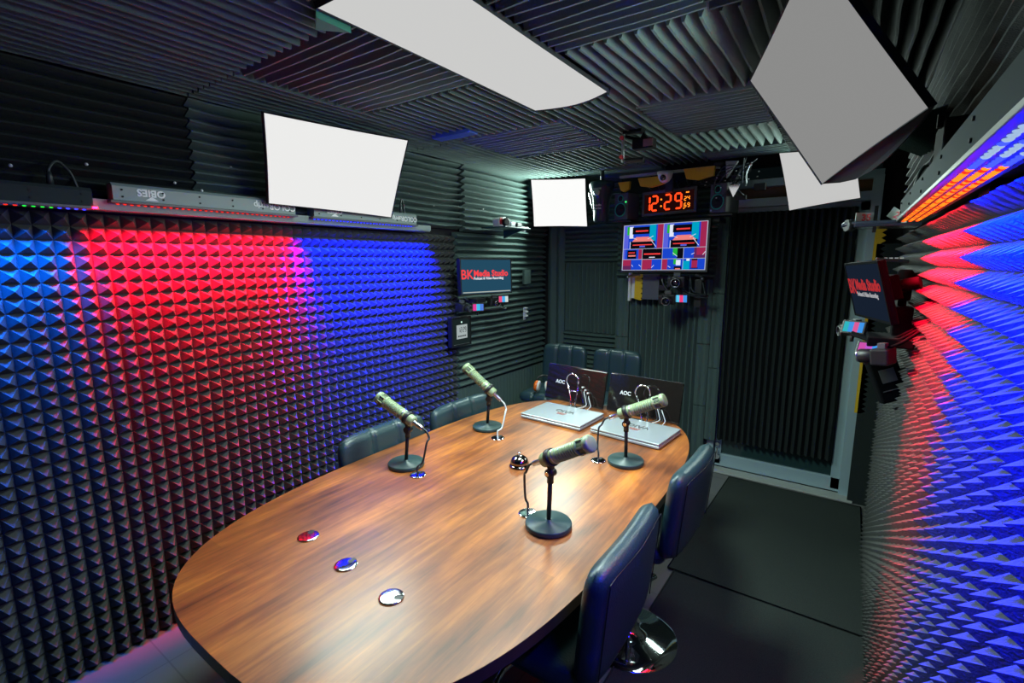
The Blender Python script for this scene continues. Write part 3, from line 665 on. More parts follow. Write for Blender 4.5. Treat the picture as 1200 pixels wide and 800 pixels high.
# ------------------------------------------------------------------ screens
SP = {}
def screen(name, label, cat, TL, TR, BR, BL, thick, group=None, bez=.012, bezmat=BLACK, base=(.02, .06, .10), s=1.0, case=None):
    TL, TR, BR, BL = map(Vector, (TL, TR, BR, BL)); ctr = (TL + TR + BR + BL) / 4
    X = ((TR - TL) + (BR - BL)); Y = ((TL - BL) + (TR - BR)); W = X.length / 2; Hh = Y.length / 2
    M = place(X, Y, None, ctr); t = thing(name, label, cat, M=M, group=group)
    mb = MB(); mb.box((0, 0, -thick / 2), (W, Hh, thick), bev=.004)
    mb.build('casing', case or BLACK, t)
    mb = MB()
    for sx in (-1, 1): mb.box((sx * (W / 2 - bez / 2), 0, .001), (bez, Hh, .006), bev=.001)
    for sy in (-1, 1): mb.box((0, sy * (Hh / 2 - bez / 2), .001), (W - 2 * bez, bez, .006), bev=.001)
    mb.build('bezel', bezmat, t)
    mb = MB(); mb.box((0, 0, .0008), (W - 2 * bez, Hh - 2 * bez, .0015)); t['_p'] = 1; SP[t.name] = mb.build('screen_panel', gl(base, s), t); del t['_p']
    return t, W, Hh
def studio_text(t, W, k=1.0, dim=1.0):
    t = SP[t.name]
    red = gl((.95 * dim, .06 * dim, .07 * dim), 1); wh = gl((.8 * dim, .8 * dim, .85 * dim), 1)
    z = .0026
    text('title_initials', 'BK', W * .19, red, t, Matrix.Translation((-W * .375, .012, z)), bold=.0012, depth=.0004)
    text('title_lettering', 'Media Studio', W * .128, red, t, Matrix.Translation((-W * .255, .020, z)), align='LEFT', bold=.0018, depth=.0004)
    text('subtitle_lettering', 'Podcast & Video Recording', W * .052, wh, t, Matrix.Translation((-W * .255, -.013, z)), align='LEFT', bold=.0006, depth=.0004)
tvl, W, Hh = screen('wall_monitor', 'small monitor on the left wall reading BK Media Studio', 'monitor', (-2.15, 2.491, 1.620), (-2.05, 2.958, 1.621), (-2.05, 2.90, 1.374), (-2.15, 2.45, 1.378), .035, 'monitors reading BK Media Studio', bez=.010, base=(.018, .075, .13), s=.9)
studio_text(tvl, W)
MB().box((0, -Hh / 2 + .018, .0022), (W * .92, .007, .0008)).build('status_line', gl((.5, .55, .5), .8), tvl)
mb = MB(); mb.box((-.08, 0, -.06), (.10, .10, .05), bev=.004); mb.cyl((-.08, 0, -.06), (-.10, -.02, -.19), .022); mb.build('wall_arm', BLACK, tvl)
tvr, W, Hh = screen('wall_monitor', 'tilted monitor on the right wall reading BK Media Studio', 'monitor', (-.030, 2.25, 1.59), (.066, 1.85, 1.597), (.113, 1.85, 1.408), (.032, 2.25, 1.392), .018, 'monitors reading BK Media Studio', bez=.008, base=(.008, .014, .028), s=1, bezmat=BLACKD, case=BLACKD)
studio_text(tvr, W, dim=.45)
mb = MB(); mb.box((.06, 0, -.05), (.08, .08, .04), bev=.004); mb.cyl((.06, 0, -.05), (.10, .0, -.12), .02); mb.build('wall_arm', BLACKD, tvr)

# multiview screen in the middle
mv, W, Hh = screen('multiview_screen', 'flat screen on the pillar tiled with ten camera pictures', 'screen', (-1.472, 3.52, 1.872), (-.822, 3.50, 1.884), (-.795, 3.47, 1.525), (-1.412, 3.49, 1.520), .045, bez=.014, bezmat=BLACK, base=(.55, .6, .75), s=.8)
cols = [(.01, .06, .60), (.0, .35, .55), (.35, .02, .08), (.003, .003, .006), (.85, .22, .20), (.02, .45, .05), (.75, .8, .95), (.12, .02, .10), (.10, .12, .7), (.9, .05, .05)]
def cell(x0, y0, x1, y1, kind, nm='camera_picture'):
    mb = MB()
    def q(a, b, c, e, mi, z=.0004):
        X0 = x0 + (x1 - x0) * a; X1 = x0 + (x1 - x0) * c; Y0 = y0 + (y1 - y0) * b; Y1 = y0 + (y1 - y0) * e
        mb.box(((X0 + X1) / 2, (Y0 + Y1) / 2, .0018 + z), (X1 - X0, Y1 - Y0, .0006), mi=mi)
    def bar(a, b, c, e, wd, mi):
        A = Vector((x0 + (x1 - x0) * a, y0 + (y1 - y0) * b, .0028)); B = Vector((x0 + (x1 - x0) * c, y0 + (y1 - y0) * e, .0028)); mb.cyl(A, B, wd, seg=6, mi=mi)
    q(0, 0, 1, 1, 0, 0)
    if kind == 'big':
        q(0, 0, .12, 1, 8, .0002); q(.08, .60, .16, .95, 5, .0004); q(.14, .45, .24, .95, 6, .0005); q(.22, .62, .66, .92, 3, .0008); q(.30, .72, .62, .78, 9, .0012)
        q(.66, .3, .82, 1, 1, .0003); q(.86, .0, 1, 1, 2, .0005); q(.18, .0, .80, .32, 3, .0006)
        mb.add([Vector((x0 + (x1 - x0) * a, y0 + (y1 - y0) * b, .0032)) for a, b in ((.22, .30), (.78, .30), (.64, .50), (.32, .50))], [(0, 1, 2, 3)], 4)
        q(.24, .14, .74, .18, 9, .001); bar(.2, .5, .34, .4, .0016, 6); bar(.62, .4, .76, .52, .0016, 6); bar(.70, .36, .84, .06, .0018, 6); bar(.17, .3, .17, 0, .0022, 6); q(.42, .06, .56, .12, 8, .0012)
    elif kind == 'title': q(0, 0, 1, 1, 3, .0003); q(.08, .42, .92, .56, 9, .0006); q(.35, .12, .65, .2, 6, .0006)
    elif kind == 'room': q(.22, .05, .7, .9, 3, .0003); q(.28, .6, .62, .7, 9, .0006); q(.28, .28, .66, .42, 4, .0006); q(.82, 0, 1, 1, 2, .0003); q(0, 0, .1, 1, 8, .0003)
    elif kind == 'green': q(.5, .3, .78, 1, 5, .0003); q(.72, 0, 1, 1, 3, .0005); bar(.5, .55, .72, .2, .0018, 6)
    elif kind == 'redright': q(.48, 0, 1, 1, 7, .0003); q(.6, .3, 1, 1, 2, .0005); bar(.36, .35, .5, .5, .0018, 6); bar(.88, .3, 1, .6, .0018, 6)
    elif kind == 'redleft': q(0, 0, .45, 1, 7, .0003); q(0, .4, .42, 1, 2, .0005); bar(.48, .5, .56, .3, .0016, 6); bar(.86, .5, .98, .3, .0016, 6)
    elif kind == 'redleft2': q(0, 0, .5, 1, 2, .0003); bar(.5, .2, .62, .45, .0018, 6); q(.3, .02, .5, .12, 7, .0005)
    elif kind == 'mixed': q(0, 0, .26, 1, 2, .0003); q(.56, .5, .72, 1, 5, .0004); q(.68, .4, .9, .9, 6, .0005); q(.6, 0, .95, .3, 3, .0005); q(.66, .02, .9, .12, 4, .0009); bar(.3, .35, .42, .2, .0016, 6)
    elif kind == 'centre': q(.4, .1, .66, .95, 2, .0004); q(.15, .8, .3, 1, 6, .0005); q(.4, .85, .66, 1, 3, .0006); q(0, 0, .3, .8, 1, .0003); q(.36, .1, .7, .16, 3, .0006)
    mb.build(nm, [gl(c, 1.0) for c in cols], SP[mv.name])
iw, ih = W - .036, Hh - .036; X0, Y0 = -iw / 2, -ih / 2; g = .0035
ys = [Y0, Y0 + ih * .235, Y0 + ih * .47, Y0 + ih]
for i in range(2): cell(X0 + i * iw / 2 + g / 2, ys[2] + g / 2, X0 + (i + 1) * iw / 2 - g / 2, ys[3], 'big')
for i, k in enumerate(('room', 'title', 'green', 'redright')): cell(X0 + i * iw / 4 + g / 2, ys[1] + g / 2, X0 + (i + 1) * iw / 4 - g / 2, ys[2] - g / 2, k)
for i, k in enumerate(('redleft', 'redleft2', 'mixed', 'centre')): cell(X0 + i * iw / 4 + g / 2, ys[0], X0 + (i + 1) * iw / 4 - g / 2, ys[1] - g / 2, k)
mb = MB(); mb.box((0, .02, -.12), (.16, .14, .18)); mb.build('wall_mount', BLACK, mv)

# red wall clock
clk, W, Hh = screen('digital_clock', 'wide digital clock showing 12:29 in red digits', 'clock', (-1.305, 3.53, 2.09), (-.915, 3.51, 2.102), (-.908, 3.50, 1.932), (-1.295, 3.52, 1.920), .03, bez=.018, bezmat=GREYP, base=(.012, .002, .002), s=1)
RD = gl((1, .06, .01), 1.6); OR = gl((1, .25, .02), 1.6)
SEG = {'0': 'abcdef', '1': 'bc', '2': 'abged', '9': 'abcdfg', '5': 'afgcd', '4': 'fgbc', '6': 'afgecd', '8': 'abcdefg', '3': 'abgcd', '7': 'abc'}
def digit(mb, ch, cx, cy, w, h, th, z=.003, sl=.0, mi=0):
    for s_ in SEG[ch]:
        p = {'a': ((-w / 2, h / 2), (w / 2, h / 2)), 'g': ((-w / 2, 0), (w / 2, 0)), 'd': ((-w / 2, -h / 2), (w / 2, -h / 2)), 'f': ((-w / 2, 0), (-w / 2, h / 2)), 'b': ((w / 2, 0), (w / 2, h / 2)), 'e': ((-w / 2, -h / 2), (-w / 2, 0)), 'c': ((w / 2, -h / 2), (w / 2, 0))}[s_]
        A, B = Vector((*p[0], 0)), Vector((*p[1], 0)); dd = (B - A).normalized(); A += dd * th * .55; B -= dd * th * .55; n = Vector((-dd.y, dd.x, 0)) * th / 2
        poly = [A - dd * th * .4, A + n, B + n, B + dd * th * .4, B - n, A - n]
        mb.prism([(cx + q.x + sl * q.y, cy + q.y, z) for q in poly], (0, 0, .0012), mi)
iw = W - .036; dh = .100
for ch, cx in (('1', -.158), ('2', -.100), ('2', -.005), ('9', .070)):
    mb = MB(); digit(mb, ch, cx, 0, .042, dh, .013); mb.build('digit', RD, SP[clk.name])
mb = MB(); [mb.lathe([(.0065, 0), (.0065, .0015)], (-.052, yy, .003), (0, 0, 1), 12) for yy in (.022, -.024)]; mb.build('colon', OR, SP[clk.name])
mb = MB()
for ch, cx, cy in (('2', .118, .010), ('4', .140, .014), ('6', .118, -.034), ('9', .142, -.034)): digit(mb, ch, cx, cy, .014, .026, .005)
mb.box((.132, .052, .0035), (.022, .008, .001)); mb.box((.11, -.055, .0035), (.010, .006, .001)); mb.build('small_digits', OR, SP[clk.name])
mb = MB(); mb.cyl((0, 0, -.02), (0, 0, -.24), .012); mb.build('bracket', BLACK, clk)

# small framed clock on the left wall
lc, W, Hh = screen('wall_clock', 'small black framed clock with a grey display below the left monitor', 'clock', (-2.265, 2.50, 1.213), (-2.265, 2.712, 1.213), (-2.265, 2.712, 1.000), (-2.265, 2.50, 1.000), .035, bez=.016, base=(.02, .035, .035), s=.5)
mb = MB(); mb.box((.004, -.002, .002), (.115, .10, .0015)); dsp = mb.build('display', gl((.36, .42, .42), 1), lc)
mb = MB(); 
for k, ch in enumerate('1229'): digit(mb, ch, -.026 + k * .021 + (.004 if k > 1 else 0), .012, .012, .034, .004, z=.0028)
for k in range(6): mb.box((-.035 + k * .015, -.033, .0034), (.010, .010, .0012))
mb.build('display_digits', BLACK, dsp)
MB().lathe([(.006, 0), (.006, .002)], (0, .067, .002), (0, 0, 1), 12).build('indicator', gl((.7, 1, .9), 1.2), lc)

# ------------------------------------------------------------------ studio loudspeakers
def loudspeaker(label, c, rz, w=.125, h=.19, dp=.14, led=False):
    t = thing('loudspeaker', label, 'loudspeaker', c, rz, 'studio loudspeakers with green rings')
    mb = MB(); mb.box((0, dp / 2, h / 2), (w, dp, h), bev=.006); mb.build('cabinet', GREYP, t)
    y = -.001
    mb = MB(); mb.lathe([(.046, 0), (.050, .002), (.050, .006), (.045, .007), (.042, .002), (.046, 0)], (0, y, .072), (0, -1, 0), 36, cap=False)
    wr = mb
    mb = MB(); mb.lathe([(.043, .0), (.044, .004), (.030, .002), (.014, .001), (.012, .005), (.003, .008)], (0, y, .072), (0, -1, 0), 32); wo = mb.build('woofer', BLACKM, t); wr.build('woofer_ring', GREENR, wo)
    mb = MB(); mb.lathe([(.022, 0), (.025, .002), (.025, .005), (.020, .006), (.020, 0), (.022, 0)], (0, y, .152), (0, -1, 0), 28, cap=False); wr = mb
    mb = MB(); mb.lathe([(.019, 0), (.020, .005), (.008, .004), (.003, .008)], (0, y, .152), (0, -1, 0), 24); wo = mb.build('tweeter', BLACKM, t); wr.build('tweeter_ring', GREENR, wo)
    mb = MB(); mb.lathe([(.006, 0), (.006, .004)], (.048 if led else -.045, y, .125 if led else .02), (0, -1, 0), 12); mb.build('power_light', gl((.05, 1, .2), 1.5) if led else WHITE, t)
loudspeaker('loudspeaker with a green power light, left of the red clock', (-1.455, 3.50, 1.905), -.28, led=True)
loudspeaker('loudspeaker right of the red clock, no light showing', (-.775, 3.50, 1.915), -.42)
mb = MB(); mb.box((-1.445, 3.57, 1.893), (.15, .16, .012)); mb.box((-1.445, 3.68, 1.87), (.04, .22, .03)); tag(mb.build('speaker_shelf', BLACK), 'small black shelf under the left loudspeaker', 'shelf')
mb = MB(); mb.box((-.755, 3.57, 1.903), (.15, .16, .012)); mb.box((-.79, 3.68, 1.88), (.04, .22, .03)); tag(mb.build('speaker_shelf', BLACK), 'small black shelf under the right loudspeaker', 'shelf')

# ------------------------------------------------------------------ cameras
def camera_(label, loc, aim, s=1.0, lens=True, flip=None, name='video_camera', grp='small studio cameras', pics=((.6, .03, .25), (.05, .35, .75)), lensr=.020, up=(0, 0, 1)):
    """lens looks along aim"""
    A = Vector(aim).normalized(); X = A.cross(Vector(up)).normalized()
    t = thing(name, label, 'camera', M=place(X, A.cross(X) * -1 if False else X.cross(A), None, loc), group=grp)
    zl = 1 if (t.matrix_world.to_3x3().inverted() @ A).z > 0 else -1
    Z = zl
    mb = MB(); mb.box((0, 0, 0), (.075 * s, .052 * s, .050 * s), bev=.006 * s); mb.box((.030 * s, 0, Z * .014 * s), (.020 * s, .048 * s, .05 * s), bev=.006 * s); mb.box((0, (-1) * .0 , 0), (.01, .01, .01)); mb.build('body', BLACK, t)
    mb = MB(); mb.lathe([(lensr * s, .0), (lensr * 1.15 * s, .006 * s), (lensr * 1.15 * s, .040 * s), (lensr * s, .044 * s), (lensr * .86 * s, .041 * s), (lensr * .84 * s, .0)], (0, 0, Z * .022 * s), (0, 0, Z), 28, cap=False); mb.build('lens_barrel', BLACK, t)
    mb = MB(); mb.lathe([(lensr * s, .0445 * s), (lensr * 1.06 * s, .0465 * s), (lensr * .9 * s, .047 * s), (lensr * s, .0445 * s)], (0, 0, Z * .022 * s), (0, 0, Z), 28, cap=False); mb.build('lens_ring', STEEL, t)
    mb = MB(); mb.lathe([(lensr * .84 * s, .030 * s), (lensr * .5 * s, .034 * s), (.001, .036 * s)], (0, 0, Z * .022 * s), (0, 0, Z), 24); mb.build('lens', LENS, t)
    if flip:
        F = Vector((-flip[0], flip[1], flip[2]))      # flip-out screen centre in local axes
        mb = MB(); mb.box(F * s, (.064 * s, .044 * s, .006), bev=.002); mb.build('flip_screen', BLACK, t)
        mb = MB(); k = len(pics)
        for i in range(k): mb.box((F * s) + Vector(((-.027 + .054 * (i + .5) / k) * s, 0, Z * .0036)), (.054 * s / k, .036 * s, .0008), mi=i)
        mb.build('screen_picture', [gl(c, 1.0) for c in pics], t)
    mb = MB(); mb.box((0, .034 * s, 0), (.03 * s, .018 * s, .022 * s), bev=.002); mb.build('hot_shoe', GREYP, t)
    return t
# under the multiview screen
cr = thing('camera_bracket', 'black rail with arms under the multiview screen holding two cameras', 'bracket', (-1.03, 3.60, 1.43))
mb = MB(); mb.box((0, .06, .045), (.36, .02, .022)); mb.box((.14, .04, -.06), (.05, .10, .20), bev=.004); mb.tube([(-.12, 0, .04), (-.10, -.03, 0), (-.05, -.05, -.06)], .008); mb.tube([(.16, 0, .05), (.18, -.05, .03), (.17, -.08, .07)], .010); mb.box((-.12, .05, -.03), (.07, .06, .04), bev=.004); mb.build('rail', BLACK, cr)
mb = MB(); mb.tube([(-.37, -.06, .05), (-.35, -.02, .06), (-.30, .02, .07)], .008); mb.tube([(.19, -.10, .045), (.16, -.05, .065), (.12, 0, .07)], .010); mb.build('arm', STEEL, cr)
camera_('camera with a large lens directly under the multiview screen', (-1.015, 3.50, 1.455), (.18, -1, -.05), s=1.5)
camera_('lower camera with a lit side screen under the multiview screen', (-1.06, 3.47, 1.335), (.1, -1, -.15), s=1.4, flip=(.062, .0, .01), pics=((.05, .3, .8), (.9, .05, .2), (.1, .6, .9)))
mb = MB(); rng = random.Random(3)
for k in range(7):
    a = Vector((-1.12 + rng.random() * .26, 3.58, 1.50 - rng.random() * .06)); b = Vector((-.98 + rng.random() * .2, 3.56, 1.32 + rng.random() * .08)); m_ = (a + b) / 2 + Vector((rng.uniform(-.05, .05), -.05, -.04)); mb.tube([a, m_, b], .004, 6)
tag(mb.build('cable_bundle', CABLE), 'tangle of black cables under the multiview screen', 'cables')
# ceiling rail stuff
def gear(label, loc, blinks, seed, size=(.22, .14, .18), cat='equipment', name='rack_of_adapters'):
    rng = random.Random(seed); t = thing(name, label, cat, loc)
    mb = MB()
    for k in range(9): mb.box((rng.uniform(-.5, .5) * size[0], rng.uniform(-.3, .5) * size[1], rng.uniform(-.5, .5) * size[2]), (rng.uniform(.03, .07), rng.uniform(.03, .06), rng.uniform(.02, .05)), bev=.003)
    mb.build('modules', BLACK, t)
    mb = MB()
    for k in range(9): 
        a = Vector((rng.uniform(-.5, .5) * size[0], -size[1] * .3, rng.uniform(-.4, .5) * size[2])); b = Vector((rng.uniform(-.5, .5) * size[0], -size[1] * .2, rng.uniform(-.5, .4) * size[2])); mb.tube([a, (a + b) / 2 + Vector((rng.uniform(-.03, .03), -.03, rng.uniform(-.04, .02))), b], .003, 6)
    mb.build('wires', CABLE, t)
    mb = MB()
    for k in range(blinks): mb.box((rng.uniform(-.5, .5) * size[0], -size[1] * .42 + rng.uniform(-.02, .02), rng.uniform(-.5, .5) * size[2]), (.008, .004, .006))
    mb.build('connectors', WHITE, t)
    return t
gear('cluster of black boxes and wires hanging right of the clock', (-.66, 3.50, 2.12), 22, 5, (.26, .14, .24))
gear('row of small black boxes on the ceiling edge above the clock', (-.86, 3.60, 2.135), 10, 6, (.22, .1, .06))
mb = MB(); mb.box((-.62, 3.44, 2.16), (.004, .012, .15)); mb.tube([(-.60, 3.45, 2.08), (-.60, 3.44, 2.14), (-.585, 3.44, 2.19)], .004)
tag(mb.build('metal_bracket', STEEL), 'pale upright metal strip beside the door header', 'bracket')
mb = MB(); mb.prism([(-.735, 3.50, 2.235), (-.66, 3.50, 2.23), (-.725, 3.50, 2.13)], (0, -.03, 0)); tag(mb.build('triangular_reflector', pbr('grey_card', (.35, .42, .42), .4)), 'grey triangular shade above the hanging boxes', 'shade')
mb = MB(); mb.prism([(-.70, 3.43, 2.075), (-.625, 3.43, 2.08), (-.665, 3.43, 2.0)], (0, -.012, 0)); tag(mb.build('mirror_piece', CHROME), 'small shiny triangular piece below the hanging boxes', 'reflector')
# dome camera and hanging tiny camera
t = thing('dome_camera', 'white dome security camera above the red clock', 'camera', (-1.115, 3.44, 2.175))
mb = MB(); mb.lathe([(.052, .03), (.050, .010), (.044, -.012), (.030, -.034), (.012, -.044), (.001, -.046)], seg=32); mb.build('shell', WHITE, t)
mb = MB(); mb.lathe([(.020, 0), (.020, .010), (.012, .014), (.001, .015)], (.0, -.036, -.012), (0, -1, -.35), 20); mb.build('lens', LENS, t)
mb = MB(); mb.box((-1.09, 3.47, 2.115), (.05, .03, .09)); mb.cyl((-1.09, 3.47, 2.10), (-1.09, 3.55, 2.09), .01); tag(mb.build('camera_post', BLACK), 'black post joining the clock to the ceiling under the dome camera', 'bracket')
t = thing('ceiling_camera_rig', 'black camera rig with a small monitor hanging from the ceiling tiles', 'camera rig', (-1.0, 2.55, 2.19))
mb = MB(); mb.box((-.05, -.02, .0), (.012, .012, .15)); mb.build('post', STEEL, t)
mb = MB(); mb.tube([(-.05, 0, .06), (.0, .05, .05), (.05, .06, .05)], .008); mb.box((.0, .0, .075), (.10, .06, .015)); mb.build('arm', BLACKD, t)
mb = MB(); mb.box((.050, .02, .012), (.11, .06, .05), bev=.004); mb.prism([(.03, 0, .03), (.075, 0, .03), (.05, 0, .07)], (0, .03, 0)); mb.build('body', BLACKD, t)
mb = MB(); mb.box((.082, -.014, .010), (.05, .006, .036)); mb.build('small_monitor', pbr('pinkish_screen', (.12, .06, .08), .2), t)
mb = MB(); mb.lathe([(.012, 0), (.014, .01), (.014, .09), (.016, .10)], (-.05, .0, -.065), (1, .3, .0), 18); mb.build('lens_barrel', BLACK, t)
for z in (-.05, .045): 
    mb = MB(); mb.cyl((-.05, -.03, z), (-.05, -.045, z), .010, seg=12); mb.build('knob', REDP, t)
# header boards and yellow foam over the clock
tag(MB().box((-1.13, 3.53, 2.215), (.70, .03, .018), bev=.003).build('header_bar', pbr('pale_bar', (.42, .5, .48), .5)), 'pale horizontal bar over the red clock', 'bar')
for lab, x0, x1, z0, z1 in (('yellow foam board behind the cables, above the clock', -1.32, -1.12, 2.115, 2.185), ('yellow foam board at the ceiling, right of the dome camera', -1.00, -.80, 2.135, 2.215), ('small yellow foam wedge above the left loudspeaker', -1.47, -1.38, 2.10, 2.17)):
    mb = MB(); mb.prism([(x0, 3.50, z1), (x1, 3.50, z1), (x1 - .005, 3.50, z0 + .02), ((x0 + x1) / 2, 3.50, z0), (x0 + .02, 3.50, z0 + .015)], (0, -.03, 0)); tag(mb.build('yellow_foam_board', YELLOW), lab, 'acoustic foam', 'yellow foam pieces over the clock')
mb = MB(); rng = random.Random(9)
for k in range(9):
    x = -1.30 + k * .07; mb.tube([(x, 3.62, 2.16 + rng.uniform(-.02, .02)), (x + .04, 3.60, 2.12 + rng.uniform(-.02, .02)), (x + .10, 3.62, 2.15 + rng.uniform(-.03, .02))], .004, 6)
tag(mb.build('cable_bundle', CABLE), 'black cables sagging along the ceiling above the red clock', 'cables')
# yellow tabbed foam under the multiview screen
mb = MB(); poly = [(-1.385, 3.70, 1.31), (-1.385, 3.70, 1.475), (-1.41, 3.70, 1.475), (-1.41, 3.70, 1.50), (-1.325, 3.70, 1.50)]
for k in range(5): z = 1.49 - k * .038; poly += [(-1.310, 3.70, z - .008), (-1.335, 3.70, z - .022), (-1.325, 3.70, z - .034)]
poly += [(-1.33, 3.70, 1.30), (-1.345, 3.70, 1.30)]
mb.prism(poly, (0, -.04, 0)); tag(mb.build('yellow_foam_piece', YELLOW), 'yellow tabbed foam piece left of the cameras under the screen', 'acoustic foam')
tag(MB().box((-1.255, 3.68, 1.405), (.13, .06, .195), bev=.003).build('grey_box', GREYP), 'plain dark grey box between yellow foam and the cameras', 'box')
mb = MB(); mb.box((-1.435, 3.69, 1.40), (.018, .03, .22)); mb.box((-1.405, 3.70, 1.40), (.035, .02, .18)); tag(mb.build('switch_plate', WHITE), 'narrow pale plate beside the yellow foam piece', 'plate')

# black studio light with a bill-shaped housing, left of the loudspeaker
t = thing('studio_spotlight', 'dark teal spotlight housing hanging between corner softbox and loudspeaker', 'spotlight', (-1.61, 3.50, 2.08))
mb = MB(); mb.lathe([(.055, .115), (.085, .11), (.095, .09), (.088, .05), (.070, .0), (.060, -.08), (.058, -.17), (.045, -.19)], seg=32); mb.build('housing', pbr('teal_black', (.012, .035, .045), .3), t)
mb = MB(); mb.lathe([(.020, 0), (.024, .004), (.024, .014), (.018, .016)], (.0, -.082, .025), (0, -1, 0), 24); mb.box((0, -.09, .052), (.07, .01, .010)); mb.build('knob', STEEL, t)
text('lettering', 'studio\nseries', .022, WHITE, t, Matrix.Translation((.0, -.064, -.075)) @ Matrix.Rotation(PI / 2, 4, 'X'), bold=.0004)
mb = MB(); mb.prism([(-.10, -.03, .03), (-.085, -.05, .035), (-.045, -.06, -.10), (-.055, -.04, -.10)], (0, .012, 0)); mb.build('barn_door', WHITE, t)
mb = MB(); mb.cyl((0, 0, .10), (0, 0, .215), .014); mb.box((0, 0, .20), (.16, .03, .012)); mb.build('yoke', BLACK, t)

# ------------------------------------------------------------------ left wall details
t = thing('camera_shelf', 'small wall shelf of white camera parts before the corner softbox', 'shelf', (-2.20, 3.05, 1.86))
mb = MB(); mb.box((.02, .0, -.012), (.22, .34, .010), bev=.003); mb.prism([(-.08, .10, -.018), (.10, .10, -.018), (-.08, .10, -.08)], (0, .02, 0)); mb.build('board', pbr('dark_teal', (.02, .07, .085), .4), t)
mb = MB(); mb.box((.0, -.06, .032), (.06, .10, .065), Matrix.Rotation(.25, 3, 'X'), bev=.008); mb.box((.04, .03, .02), (.05, .06, .035), bev=.006); mb.build('camera_case', WHITE, t)
mb = MB(); mb.lathe([(.024, 0), (.030, .008), (.030, .03), (.024, .035)], (.035, -.05, .03), (1, -.2, 0), 24); mb.build('camera_lens', BLACK, t)
MB().box((.05, .10, .015), (.05, .06, .03), bev=.004).build('battery', BLACK, t)
mb = MB(); mb.box((.034, -.085, .038), (.006, .03, .05)); mb.build('sticker', REDP, t)
mb = MB(); mb.box((.09, .13, .0), (.03, .10, .008)); mb.box((.11, .10, -.03), (.02, .03, .006)); mb.build('bracket_tip', WHITE, t)
camera_('left wall camera under the monitor, left of the pair', (-2.17, 2.50, 1.295), (.75, .10, -.1), s=1.1, flip=None)
camera_('left wall camera under the monitor, right of the pair', (-2.12, 2.80, 1.315), (.75, -.4, -.1), s=1.1, flip=None)
def field_monitor(label, c, n, w, h, pics, up=(0, 0, 1)):
    N = Vector(n).normalized(); X = Vector(up).cross(N).normalized()
    t = thing('camera_display', label, 'small display', M=place(X, N.cross(X), None, c), group='little lit camera displays')
    mb = MB(); mb.box((0, 0, -.008), (w + .014, h + .014, .016), bev=.003); mb.build('casing', BLACK, t)
    mb = MB(); k = len(pics)
    for i in range(k): mb.box((-w / 2 + w * (i + .5) / k, 0, .0006), (w / k, h, .0012), mi=i)
    mb.build('screen_picture', [gl(c_, 1) for c_ in pics], t)
    mb = MB(); mb.cyl((0, -h / 2, -.01), (0, -h / 2 - .03, -.02), .006); mb.build('mount', BLACK, t)
PK = [(.7, .05, .3), (.05, .5, .8), (.08, .2, .7)]
field_monitor('lit display below the left monitor, left of the pair', (-2.09, 2.585, 1.29), (1, -.65, .05), .075, .045, PK)
field_monitor('lit display below the left monitor, right of the pair', (-2.03, 2.80, 1.335), (1, -.65, .05), .07, .042, [(.8, .08, .2), (.05, .4, .8), (.6, .7, .7)])
mb = MB(); mb.tube([(-2.25, 2.62, 1.34), (-2.16, 2.62, 1.30), (-2.08, 2.66, 1.27), (-2.04, 2.80, 1.27)], .008); mb.tube([(-2.24, 2.74, 1.33), (-2.14, 2.74, 1.26), (-2.06, 2.88, 1.26)], .006); mb.box((-2.16, 2.66, 1.33), (.08, .10, .03), bev=.004)
tag(mb.build('jointed_bracket', BLACK), 'black jointed arm holding the cameras under the left monitor', 'bracket')
mb = MB(); poly = [(-2.30, 3.46, 1.10), (-2.30, 3.46, 1.21)]
for k in range(3): z = 1.21 - k * .036; poly += [(-2.27, 3.46, z - .005), (-2.295, 3.46, z - .018)]
mb.prism(poly, (0, .04, 0)); tag(mb.build('light_switch', WHITE), 'small white toothed plate on the left wall foam near the corner', 'plate')
mb = MB(); mb.box((-2.29, 3.50, 1.47), (.02, .10, .12)); tag(mb.build('foam_patch', FOAM), 'small square foam patch on the left wall near the far corner', 'acoustic foam')
t = thing('corner_bracket', 'dark bracket with a yellow mark beside the corner softbox', 'bracket', (-2.30, 3.60, 2.225))
mb = MB(); mb.box((0, 0, -.04), (.05, .10, .12), bev=.004); mb.box((.01, .0, .03), (.07, .12, .02)); mb.build('plate', pbr('teal_grey', (.03, .07, .075), .5), t)
mb = MB(); mb.prism([(.027, -.03, -.075), (.027, .03, -.075), (.027, 0, -.05)], (.002, 0, 0)); mb.build('warning_mark', YELLOW, t)
# pins on the upper wall foam
pins = [(.62, 1.955), (.42, 1.92), (1.13, 2.02), (.90, 1.925), (1.00, 1.905), (2.20, 2.02), (2.42, 1.97), (2.95, 1.99), (3.1, 1.97)]
pinw = ['second pin from the left, high above the lettered light bar', 'leftmost pin, in the dark foam near the camera', 'highest of the pins left of the wall softbox', 'left one of the two low pins above the lettered light bar', 'low pin closest to the left edge of the wall softbox',
        'pin just right of the wall softbox', 'pin halfway between wall softbox and the foam step', 'pin above the small left monitor', 'pin nearest the white camera shelf']
for (y, z), wd in zip(pins, pinw):
    mb = MB(); mb.lathe([(.0015, 0), (.005, .012), (.006, .014), (.001, .017)], (-2.335, y, z), (1, 0, 0), 10)
    tag(mb.build('foam_pin', WHITE), 'tiny pale ' + wd, 'pin', 'pins in the upper left wall foam')

